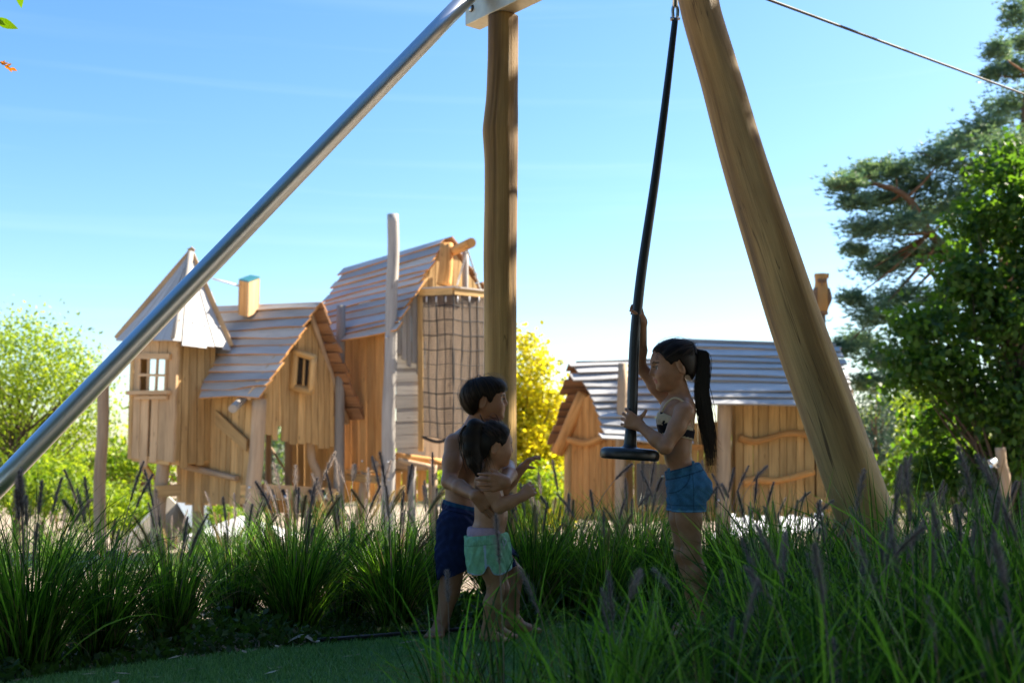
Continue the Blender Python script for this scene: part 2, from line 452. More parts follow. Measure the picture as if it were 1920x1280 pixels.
def build_turf():
    E = catmull([Vector((a, b, 0)) for a, b in TURF_EDGE], 6)
    Nn = [Vector((0, 0, 0))] * 0
    ex = [e.x for e in E]
    near = np.interp(ex, [a for a, b in TURF_NEAR], [b for a, b in TURF_NEAR])
    V = []; rows = 26
    for e, ny in zip(E, near):
        for k in range(rows):
            y = lerp(e.y, ny, k / (rows - 1)); V.append((e.x, y, turf_z(e.x, y)))
    F = []
    for i in range(len(E) - 1):
        for k in range(rows - 1):
            a = i * rows + k; F.append((a, a + 1, a + rows + 1, a + rows))
    m, nt, b = new_mat('turf_backing'); N = nt.nodes; L = nt.links
    t = N.new("ShaderNodeTexCoord")
    n1 = N.new("ShaderNodeTexNoise"); n1.inputs['Scale'].default_value = 90; n1.inputs['Detail'].default_value = 4
    L.new(t.outputs['Object'], n1.inputs['Vector'])
    r1 = ramp(nt, [(0.3, (0.04, 0.10, 0.035)), (0.7, (0.12, 0.26, 0.09))]); L.new(n1.outputs[0], r1.inputs[0]); L.new(r1.outputs[0], b.inputs['Base Color'])
    b.inputs['Roughness'].default_value = 0.9
    bp = N.new("ShaderNodeBump"); bp.inputs['Distance'].default_value = 0.01; L.new(n1.outputs[0], bp.inputs['Height']); L.new(bp.outputs[0], b.inputs['Normal'])
    tag(link('artificial_turf', mesh_np('artificial_turf', V, F, True), m), kind='structure')
    # short pile: tens of thousands of fibres, one mass
    rs = np.random.RandomState(5); n = 90000
    tx = rs.uniform(-1.9, 1.6, n); ed = np.interp(tx, ex, [e.y for e in E]); nr = np.maximum(np.interp(tx, ex, near), 2.9)
    ty = nr + (ed - nr) * rs.rand(n); ok = ed > nr; tx, ty = tx[ok], ty[ok]; n = len(tx)
    tz = np.array([turf_z(a, b_) for a, b_ in zip(tx, ty)])
    hh = rs.uniform(0.010, 0.022, n); an = rs.uniform(0, 6.28, n); w = 0.0022
    lean = rs.normal(0, 0.008, (n, 2))
    base = np.stack([tx, ty, tz], 1); side = np.stack([np.cos(an) * w, np.sin(an) * w, np.zeros(n)], 1)
    tip = base + np.concatenate([lean, hh[:, None]], 1)
    Vf = np.stack([base - side, base + side, tip], 1).reshape(-1, 3)
    Ff = np.arange(n * 3).reshape(-1, 3)
    cc = np.repeat(np.clip(rs.normal(0.5, 0.22, n), 0, 1), 3)
    fm = leaf_mat('turf_fibre', (0.06, 0.17, 0.055), (0.22, 0.42, 0.17), 0.2, rough=0.35)
    o = link('turf_fibres', mesh_np('turf_fibres', Vf, Ff, False, None, np.repeat(cc[:, None], 3, 1)), fm)
    tag(o, 'short green pile fibres of the artificial turf', 'turf', kind='stuff')
    n2 = 130; lx = rs.uniform(-1.8, 1.5, n2); le = np.interp(lx, ex, [e.y for e in E]); ln_ = np.maximum(np.interp(lx, ex, near), 2.9); ly = ln_ + (le - ln_) * rs.rand(n2) ** 0.6
    okk = le > ln_; lx, ly = lx[okk], ly[okk]
    lz = np.array([turf_z(a, b_) + 0.018 for a, b_ in zip(lx, ly)]); nn = len(lx)
    aa = rs.uniform(0, 6.28, nn); Ls = rs.uniform(0.008, 0.035, nn); dv = np.stack([np.cos(aa) * Ls, np.sin(aa) * Ls, rs.normal(0, .003, nn)], 1); sv = np.stack([-np.sin(aa), np.cos(aa), np.zeros(nn)], 1) * (Ls * rs.uniform(0.05, 0.4, nn))[:, None]
    cpt = np.stack([lx, ly, lz], 1); Vl = np.stack([cpt - dv, cpt + sv, cpt + dv, cpt - sv], 1).reshape(-1, 3); cl_ = np.repeat(rs.rand(nn), 4)
    tag(link('leaf_litter', mesh_np('leaf_litter', Vl, np.arange(nn * 4).reshape(-1, 4), False, None, np.repeat(cl_[:, None], 3, 1)), leaf_mat('litter', (0.16, 0.11, 0.06), (0.50, 0.44, 0.32), 0.1)), 'bits of dry grass and leaf scattered on the turf', 'leaf litter', kind='stuff')
    # black edging pipe showing along part of the rim
    pts = [Vector((a, b_ + 0.03, turf_z(a, b_) + 0.012)) for a, b_ in [(-0.76, 4.36), (-0.58, 4.475), (-0.40, 4.59), (-0.26, 4.67), (-0.10, 4.77)]]
    e = tube('edging_pipe', None, M['rubber'], pts, 0.008, 8, 4)
    tag(e, 'thin black edging pipe along the rim of the turf', 'pipe')
    p0 = P(545, 1216, 4.36); p0.z = turf_z(p0.x, p0.y)
    A, B = [], []
    for i in range(9):
        t_ = i / 8; w_ = 0.016 * math.sin(math.pi * (0.08 + 0.84 * t_))
        c = Vector((p0.x - 0.01 + 0.115 * t_, p0.y + 0.02 * t_, p0.z + 0.008 + 0.022 * math.sin(math.pi * min(1, t_ * 1.15)) * (1 if t_ < .75 else .7)))
        A.append(c + Vector((0, w_, 0.006))); B.append(c - Vector((0, w_, 0.0)))
    lf = strip('fallen_leaf', None, plain_mat('dry_leaf', (0.34, 0.31, 0.25), 0.7, noise=0.2), A, B, Vector((0, -.3, 1)), 0.001)
    tag(lf, 'dry curled pale leaf lying at the turf edge', 'leaf')

# ------------------------------------------------------------------ timber builders
CAMV = Vector((0, 0, CAM_H))
def face_normal(BL, BR, TL):
    n = (BR - BL).cross(TL - BL).normalized()
    c = (BL + BR + TL) / 3
    if n.dot(CAMV - c) < 0: n = -n
    return n

def wall(parent, BL, BR, TR, TL, edges, mat, th=0.03, bjit=0.04, tjit=0.0, gap=0.014, wob=0.006, top=None, bot=None, name='plank', skip=(), proud=0.008, seg=4, bots=None):
    """vertical boards between the edge fractions; each one an object of its own"""
    n = face_normal(BL, BR, TL)
    right = (BR - BL).normalized()
    L = (BR - BL).length
    out = []
    if isinstance(edges, int):
        e = [0.0]
        for i in range(edges): e.append(e[-1] + rng.uniform(0.75, 1.25))
        edges = [x / e[-1] for x in e]
    wobs = [[rng.uniform(-wob, wob) for _ in range(seg + 1)] for _ in edges]
    for i in range(len(edges) - 1):
        if i in skip: continue
        u0, u1 = edges[i], edges[i + 1]
        b0 = (bots[i] if bots else rng.uniform(-bjit, bjit))
        off = n * rng.uniform(0, proud)
        A, B = [], []
        for k in range(seg + 1):
            for (u, lst, sgn, wb) in ((u0, A, 1, wobs[i]), (u1, B, -1, wobs[i + 1])):
                vb = bot(u) if bot else 0.0
                vt = top(u) if top else 1.0
                bp_ = lerp(BL, BR, u); tp_ = lerp(TL, TR, u)
                a = lerp(bp_, tp_, vb) + Vector((0, 0, b0 if k == 0 or True else 0)) * (1 - k / seg)
                c = lerp(bp_, tp_, vt) + Vector((0, 0, rng.uniform(-tjit, tjit) if (tjit and k == seg) else 0))
                lst.append(lerp(a, c, k / seg) + right * (sgn * gap / 2 + wb[k]) + off)
        if (A[0] - A[-1]).length < 0.03 and (B[0] - B[-1]).length < 0.03: continue
        out.append(strip(name, parent, mat, A, B, n, th))
    return out

def hwall(parent, BL, BR, TR, TL, count, mat, th=0.03, wob=0.01, name='plank', jit=0.0):
    """horizontal boards"""
    n = face_normal(BL, BR, TL); out = []
    up = (TL - BL).normalized(); right = (BR - BL).normalized()
    for i in range(count):
        v0, v1 = i / count, (i + 1) / count
        off = n * rng.uniform(0, 0.01); a0 = rng.uniform(-wob, wob); j0 = rng.uniform(-jit, jit)
        A, B = [], []
        for k in range(4):
            u = k / 3
            A.append(lerp(lerp(BL, TL, v1), lerp(BR, TR, v1), u) + up * 0.006 + off + right * j0)
            B.append(lerp(lerp(BL, TL, v0), lerp(BR, TR, v0), u) - up * (0.006 + rng.uniform(-wob, wob) * 0.3) + off + n * 0.006 + right * j0)
        out.append(strip(name, parent, mat, A, B, n, th))
    return out

def roof(parent, RL, RR, EL, ER, rows, mat, th=0.032, wave=0.02, end_l=0.03, end_r=0.03, sag=0.0, name='roof_board', up_n=None, lift=0.045, under=None, seg=7, mats=None, edge='larch_orange'):
    """overlapping wavy boards from ridge (RL-RR) down to eave (EL-ER)"""
    n = (RR - RL).cross(EL - RL).normalized()
    if n.z < 0: n = -n
    out = []
    e = [0.0]
    for i in range(rows): e.append(e[-1] + rng.uniform(0.72, 1.28))
    e = [x / e[-1] for x in e]
    for i in range(rows):
        v0 = max(0, e[i] - 0.018); v1 = e[i + 1]
        l0, l1 = lerp(RL, EL, v0), lerp(RL, EL, v1)
        r0, r1 = lerp(RR, ER, v0), lerp(RR, ER, v1)
        d = (r0 - l0).normalized(); dn = (l1 - l0).normalized()
        tilt = rng.uniform(-0.022, 0.022); jl = rng.uniform(-end_l, end_l); jr = rng.uniform(-end_r, end_r)
        ph = rng.uniform(0, 6.28); ph2 = rng.uniform(0, 6.28); fr = rng.uniform(2.2, 4.2)
        A, B = [], []
        for k in range(seg + 1):
            u = k / seg
            a = lerp(l0 + d * jl, r0 + d * jr, u); b = lerp(l1 + d * jl, r1 + d * jr, u)
            w = wave * (math.sin(u * fr + ph) + 0.5 * math.sin(u * fr * 2.3 + ph2))
            s = -sag * 4 * u * (1 - u)
            A.append(a + Vector((0, 0, s)) + n * 0.004)
            B.append(b + dn * (w + tilt * (u - 0.5) * 2) + Vector((0, 0, s)) + n * (lift + 0.012 * math.sin(u * 5 + ph2)))
        mm = mat
        if mats: mm = mats[i % len(mats)]
        out.append(strip(name, parent, mm, A, B, n, th, M[edge] if (edge and mm is not M['shingle_brown']) else None))
    return out

def log_at(name, parent, pa, pb, ra, rb=None, mat='post', mids=(), wob=0.06, sides=10, per=4):
    rb = ra if rb is None else rb
    return tube(name, parent, M[mat], [pa] + list(mids) + [pb], [ra, rb], sides, per, wob, rng.randint(0, 9999))

def bolt(parent, p, r=0.018, n=Vector((0, -1, 0))):
    return link('bolt', lathe_mesh('bolt', [(r, -0.02), (r, 0.012), (r * 0.7, 0.018)], p, n, 8), M['bolt'], parent)

def net_mesh(name, pf, nu, nv, r, knots=True):
    """net on the patch pf(u,v): thin square cords, one mass"""
    V = []; F = []
    def cord(pts, rr):
        base = len(V)
        for i, p in enumerate(pts):
            t = (pts[min(i + 1, len(pts) - 1)] - pts[max(i - 1, 0)]).normalized()
            a = t.cross(Vector((0.3, -1, 0.2))).normalized() * rr; b = t.cross(a).normalized() * rr
            V.extend([p + a, p + b, p - a, p - b])
        for i in range(len(pts) - 1):
            for j in range(4):
                F.append((base + i * 4 + j, base + i * 4 + (j + 1) % 4, base + i * 4 + 4 + (j + 1) % 4, base + i * 4 + 4 + j))
    for i in range(nu + 1):
        cord([pf(i / nu, j / 14) for j in range(15)], r)
    for j in range(nv + 1):
        cord([pf(i / 12, j / nv) for i in range(13)], r)
    return mesh_np(name, V, F)

# ------------------------------------------------------------------ tower
def build_tower():
    g = P(322, 1030, 20.3); g.z = ground_z(g.x, g.y)
    t = empty('play_tower', g, 'narrow plank play tower with crooked pointed roof and barred window', 'tower', 'timber play village')
    L = M['larch_pale']; D = M['larch']
    yn, ys_, yb = 19.7, 20.3, 20.95
    LB, LT = P(239, 858, ys_), P(246, 632, ys_)
    NB, NT = P(320, 866, yn), P(329, 636, yn)
    RB, RT = P(405, 862, ys_), P(402, 645, ys_)
    BB, BT = P(326, 855, yb), P(326, 640, yb)
    px2u = lambda x: (x - 239) / (320 - 239)
    # left face: boards below the window, jambs beside it, lintel boards above
    e = [0.0, 0.09, 0.28, 0.45, 0.50, 0.67, 0.86, 1.06]
    vt = 0.55; vs = 0.80
    wall(t, LB, NB, NT, LT, [0.0, 0.09], D, 0.05, wob=0.012, bots=[-0.02])
    wall(t, LB, NB, NT, LT, [0.09, 0.27, 0.46], L, 0.03, top=lambda u: vt, bots=[0.0, -0.12])
    wall(t, LB, NB, NT, LT, [0.505, 0.68, 0.86], L, 0.03, top=lambda u: vt, bots=[-0.03, 0.02])
    wall(t, LB, NB, NT, LT, [0.84, 1.05], M['larch_pale'], 0.05, wob=0.02, bots=[0.0], seg=8)
    wall(t, LB, NB, NT, LT, [0.09, 0.24], L, 0.03, bot=lambda u: vt, bjit=0)
    wall(t, LB, NB, NT, LT, [0.24, 0.45, 0.65, 0.84], L, 0.03, bot=lambda u: 0.84, bjit=0)
    n = face_normal(LB, NB, LT)
    wq = lambda u, v: lerp(lerp(LB, NB, u), lerp(LT, NT, u), v)
    win = box_between('window', t, L, wq(0.14, 0.845) + n * 0.03, wq(0.93, 0.855) + n * 0.03, 0.05, 0.10)
    box_between('sill', win, L, wq(0.02, 0.535) + n * 0.05, wq(0.95, 0.565) + n * 0.05, 0.10, 0.07)
    box_between('sill_board', win, L, wq(0.18, 0.50) + n * 0.035, wq(0.9, 0.52) + n * 0.035, 0.05, 0.06)
    for u in (0.24, 0.44, 0.63, 0.84):
        box_between('bar', win, L, wq(u, 0.56) + n * 0.02, wq(u + rng.uniform(-.01, .03), 0.85) + n * 0.02, 0.035, 0.045, Vector((1, 0, 0)))
    box_between('bar', win, L, wq(0.24, 0.69) + n * 0.035, wq(0.86, 0.70) + n * 0.035, 0.03, 0.045)
    # right face
    wall(t, NB, RB, RT, NT, [0.02, 0.2, 0.37, 0.56, 0.74, 0.88, 1.0], M['larch'], 0.03, bots=[0.02, -0.11, -0.04, -0.08, 0.0, -0.05], top=lambda u: 1.04)
    # far faces with an opening, seen through the window
    wall(t, LB, BB, BT, LT, 6, D, 0.03, top=lambda u: 0.55)
    wall(t, LB, BB, BT, LT, [0.0, 0.22, 0.42], D, 0.03, bot=lambda u: 0.5, bjit=0)
    wall(t, LB, BB, BT, LT, [0.42, 0.6, 0.8, 1.0], D, 0.03, bot=lambda u: 0.86, bjit=0)
    wall(t, BB, RB, RT, BT, 6, D, 0.03, top=lambda u: 0.55)
    wall(t, BB, RB, RT, BT, [0.0, 0.2], D, 0.03, bot=lambda u: 0.5, bjit=0)
    wall(t, BB, RB, RT, BT, [0.75, 1.0], D, 0.03, bot=lambda u: 0.5, bjit=0)
    # floor slab beams
    cen = (LB + NB + RB + BB) / 4
    for a, b in ((LB, NB), (NB, RB), (LB, BB), (BB, RB)):
        box_between('floor_beam', t, D, lerp(a, cen, 0.14), lerp(b, cen, 0.14), 0.08, 0.12)
    wall(t, lerp(LB, cen, .1), lerp(NB, cen, .1), lerp(RB, cen, .1), lerp(BB, cen, .1), 6, D, 0.04, bjit=0, name='floor_board')
    # posts
    f1 = P(298, 1040, 20.0); f1.z = ground_z(f1.x, f1.y) - 0.05
    p = log_at('post', t, f1, P(308, 850, 20.0), 0.135, 0.11, mids=[P(297, 960, 20.0)])
    box_between('post_block', t, D, P(292, 921, 19.85), P(336, 918, 20.05), 0.2, 0.2)
    f2 = P(372, 1030, 20.6); f2.z = ground_z(f2.x, f2.y) - 0.05
    log_at('post', t, f2, P(372, 850, 20.6), 0.12, 0.10)
    f3 = P(262, 1030, 20.7); f3.z = ground_z(f3.x, f3.y) - 0.05
    box_between('strut', t, D, P(268, 872, 20.2), P(284, 896, 20.2), 0.1, 0.12)
    # crooked pyramid roof: tapered boards, one by one
    AP = P(358, 474, 20.3)
    eL, eF, eR, eB = P(220, 634, 20.5), P(323, 637, 19.25), P(432, 648, 20.3), P(330, 628, 21.5)
    def side(a, b, cnt, dips, mat):
        n_ = face_normal(a, b, AP) if mat else None
        n_ = (b - a).cross(AP - a).normalized()
        if n_.z < 0: n_ = -n_
        for i in range(cnt):
            u0, u1 = i / cnt, (i + 1) / cnt
            o_ = n_ * rng.uniform(0.0, 0.02)
            dz = (AP - lerp(a, b, .5)).normalized() * -rng.uniform(0, dips)
            q0, q1 = lerp(a, b, u0) + dz, lerp(a, b, u1) + dz
            t0, t1 = lerp(AP, q0, 0.03) , lerp(AP, q1, 0.03)
            A = [lerp(q0, t0, k / 4) + o_ - n_ * 0.03 * math.sin(math.pi * k / 4) for k in range(5)]
            B = [lerp(q1, t1, k / 4) + o_ - n_ * 0.03 * math.sin(math.pi * k / 4) for k in range(5)]
            g_ = (q1 - q0).normalized() * 0.003
            strip('roof_board', t, M['shingle'], [x + g_ for x in A], [x - g_ for x in B], n_, 0.028)
    side(eL, eF, 6, 0.05, True); side(eF, eR, 7, 0.10, True); side(eR, eB, 6, 0.08, False); side(eB, eL, 6, 0.08, False)
    for a in (eL, eR):
        q = lerp(a, AP, -0.02)
        up_ = Vector((0, 0, 0.03))
        box_between('hip_board', t, M['larch_pale'], q + up_, lerp(a, AP, 1.035) + up_, 0.03, 0.09)
    log_at('hip_log', t, lerp(eF, AP, 0.02) + Vector((0, 0, 0.0)), lerp(eF, AP, 1.0), 0.035, 0.06, 'weathered')
    # screws in a row on the sunny slope
    nR = (eR - eF).cross(AP - eF).normalized(); nR = nR if nR.z > 0 else -nR
    for i in range(7):
        bolt(t, lerp(lerp(eF, eR, (i + .5) / 7), AP, 0.22 - 0.004 * i) + nR * 0.01, 0.012, nR)
    rod = tube('steel_rod', t, M['white_metal'], [P(398, 522, 20.3), P(449, 536, 20.6)], 0.018, 6, 2)

# ------------------------------------------------------------------ middle house
def build_house_mid():
    g = P(480, 1015, 19.6); g.z = ground_z(g.x, g.y)
    t = empty('playhouse', g, 'plank playhouse with chimney, small log framed window and open porch', 'playhouse', 'timber play village')
    A = P(603, 566, 20.0); B = P(405, 574, 21.5)
    E1 = P(487, 745, 19.2); E2 = P(377, 750, 19.85)
    G1 = P(675, 786, 20.85)
    roof(t, B, A, E2, E1, 11, M['shingle_warm'], wave=0.022, end_r=0.035, mats=[M['shingle_warm'], M['shingle_warm'], M['shingle']])
    back = (B - A)
    rs_ = G1 - A
    # crooked right-hand slope, its brown underside showing at the gable
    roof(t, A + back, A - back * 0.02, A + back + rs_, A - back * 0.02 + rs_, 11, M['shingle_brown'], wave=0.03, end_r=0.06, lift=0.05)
    # rafter logs under the rakes
    bn = back.normalized()
    log_at('rafter', t, A + bn * 0.28 - Vector((0, 0, 0.08)), E1 + bn * 0.28 + Vector((0, 0, -0.02)), 0.05, 0.05)
    log_at('rafter', t, A + bn * 0.30 - Vector((0, 0, 0.1)), G1 + bn * 0.3 - Vector((0, 0, 0.08)), 0.05, 0.05)
    # long wall on the left
    WBL, WBR = P(331, 944, 20.75), P(466, 948, 19.65)
    WTL, WTR = P(331, 735, 20.75), P(476, 742, 19.65)
    fr = [(x - 321.6) / (466 - 321.6) for x in (321.6, 331, 343, 358, 373, 389, 408, 419, 428, 441, 452, 466)]
    wall(t, WBL, WBR, WTR, WTL, fr, M['larch'], 0.03, bots=[0.05, 0.02, 0.02, -0.12, 0.02, 0.01, 0.0, 0.02, 0.0, -0.02, 0.02], wob=0.008)
    nW = face_normal(WBL, WBR, WTL)
    # diagonal board and log handle on that wall
    a, b = P(406, 783, 20.05) + nW * 0.03, P(464, 838, 19.6) + nW * 0.03
    sd = Vector((0, 0, 0.13))
    strip('diagonal_board', t, M['larch'], [lerp(a, b, i / 3) + sd for i in range(4)], [lerp(a, b, i / 3) - sd * (1 - 0.15 * i) for i in range(4)], nW, 0.04)
    log_at('handle_log', t, P(350, 872, 20.5) + nW * 0.05, P(448, 897, 19.75) + nW * 0.05, 0.065, 0.05, 'post', wob=0.18)
    # posts
    def ground_at(px, Y):
        q = P(px, 1000, Y); q.z = ground_z(q.x, q.y) - 0.05; return q
    log_at('post', t, ground_at(476, 19.5), P(487, 748, 19.5), 0.145, 0.125, mids=[P(474, 930, 19.5), P(482, 840, 19.5)], wob=0.08)
    log_at('post', t, ground_at(637, 20.7), P(640, 573, 20.7), 0.11, 0.085, 'weathered', mids=[P(636, 850, 20.7)], wob=0.08)
    log_at('stub_log', t, P(462, 742, 19.9), P(436, 766, 19.2), 0.075, 0.075, 'weathered')
    for y in (918, 938):
        box_between('post_block', t, M['larch'], P(452, y, 19.5), P(470, y, 19.5), 0.12, 0.17 if y == 918 else 0.1)
    bolt(t, P(468, 914, 19.36), 0.025)
    bolt(t, P(600 + 79, 864, 20.5), 0.02)
    # gable wall
    GL, GR = P(494, 826, 19.72), P(626, 840, 20.62)
    GTL, GTR = P(494, 600, 19.72), P(626, 600, 20.62)
    xs = [494, 510, 521, 526, 541, 557, 571, 583, 595, 607, 617, 626]
    fe = [(x - 494) / 132 for x in xs]
    def gtop(u):
        x = 494 + 132 * u
        y = 728 + (604 - 728) * (x - 494) / (583 - 494) if x < 583 else 604 + (722 - 604) * (x - 583) / (626 - 583)
        yb = 826 + 14 * u
        return (yb - y) / (yb - 600)
    s_ = 20.0 / FPX
    bots = [12 * s_, 3 * s_, 30 * s_, 3 * s_, -1 * s_, 2 * s_, 5 * s_, 3 * s_, -3 * s_, -2 * s_, 3 * s_]
    wall(t, GL, GR, GTR, GTL, fe, M['larch'], 0.03, bots=bots, top=gtop, wob=0.01)
    nG = face_normal(GL, GR, GTL)
    # small window: frame of four rounded logs with a bar, dark panel for the shaded opening
    wc = [P(x, y, 20.1) + nG * 0.06 for x, y in ((551, 660), (585, 671), (580, 734), (546, 726))]
    hole_fill = [P(x, y, 20.12) + nG * 0.035 for x, y in ((556, 668), (578, 676), (574, 724), (553, 718))]
    w = link('window', mesh_np('window', hole_fill, [(0, 1, 2, 3)]), plain_mat('dark_opening_panel', (0.03, 0.022, 0.015), 0.9), t)
    for i in range(4):
        a, b = wc[i], wc[(i + 1) % 4]; d = (b - a).normalized() * 0.03
        log_at('frame', w, a - d, b + d, 0.065, 0.06, 'larch', wob=0.1)
    log_at('bar', w, lerp(wc[0], wc[1], .5), lerp(wc[3], wc[2], .55), 0.022, 0.022, 'larch')
    box_between('peg', t, M['larch'], P(500, 738, 19.68), P(500, 746, 19.68), 0.06, 0.06)
    # chimney
    cb = [P(448, 590, 20.7), P(464, 594, 20.45), P(484, 586, 20.75), P(468, 582, 21.0)]
    tp = [c + Vector((0, 0, (P(464, 526, 20.7) - P(464, 590, 20.7)).z)) for c in cb]
    ch = wall(t, cb[0], cb[1], tp[1], tp[0], [0, 1], M['larch_orange'], 0.03, bjit=0, name='chimney', wob=0)[0]
    for i, j in ((1, 2), (3, 2), (0, 3)):
        wall(ch, cb[i], cb[j], tp[j], tp[i], [0, 1], M['larch_pale'], 0.03, bjit=0, name='chimney_board', wob=0)
    cap = [x + (x - sum(tp, Vector()) / 4) * 0.08 + Vector((0, 0, 0.005)) for x in tp]
    strip('cap', ch, M['teal'], [cap[0] + Vector((0, 0, .03)), cap[3] + Vector((0, 0, .03))], [cap[1] + Vector((0, 0, .03)), cap[2] + Vector((0, 0, .03))], Vector((0, 0, 1)), 0.03)
    # porch: back posts, dark back wall, railing beam with rope ends
    log_at('post', t, ground_at(505, 21.2), P(504, 800, 21.2), 0.065, 0.055, mids=[P(503, 880, 21.2)])
    log_at('post', t, ground_at(541, 21.0), P(541, 800, 21.0), 0.075, 0.07)
    log_at('post', t, ground_at(592, 20.6), P(583, 800, 20.6), 0.085, 0.075, mids=[P(596, 900, 20.6), P(584, 860, 20.6)], wob=0.1)
    wall(t, P(545, 925, 21.4), P(630, 925, 21.1), P(630, 780, 21.1), P(545, 780, 21.4), 6, M['larch'], 0.03)
    wall(t, P(331, 944, 21.9), P(466, 944, 21.9), P(466, 735, 21.9), P(331, 735, 21.9), 9, M['larch'], 0.03)
    log_at('brace', t, P(500, 826, 21.5), P(536, 884, 21.0), 0.02, 0.02)
    rail = box_between('railing_beam', t, M['larch_pale'], P(492, 920, 19.6), P(628, 928, 20.6), 0.08, 0.24)
    box_between('floor_beam', t, M['larch_orange'], P(496, 948, 19.6), P(628, 952, 20.6), 0.1, 0.22)
    for i, x in enumerate((508, 530, 555, 581, 605)):
        yy = 19.55 + (x - 492) / 136 * 1.0
        p0 = P(x, 919, yy - 0.05); p1 = P(x + 5, 931, yy - 0.12); p2 = P(x + 14, 965, yy - 0.1)
        rp = tube('rope_end', rail, M['rope'], [p0, p1, p2], [0.034, 0.03, 0.02], 6, 3)
        tube('ferrule', rp, M['steel'], [P(x + 4, 928, yy - 0.13), P(x + 6, 936, yy - 0.13)], 0.036, 6, 2)
    tube('rope', t, M['rope'], [P(540, 964, 19.8), P(590, 968, 20.1), P(628, 962, 20.5)], 0.02, 6, 4)
    wall(t, P(492, 955, 19.75), P(628, 955, 20.7), P(560, 945, 21.6), P(430, 945, 20.9), 8, M['larch'], 0.04, bjit=0, name='floor_board')
    log_at('post', t, ground_at(596, 20.4), P(596, 950, 20.4), 0.1, 0.1)

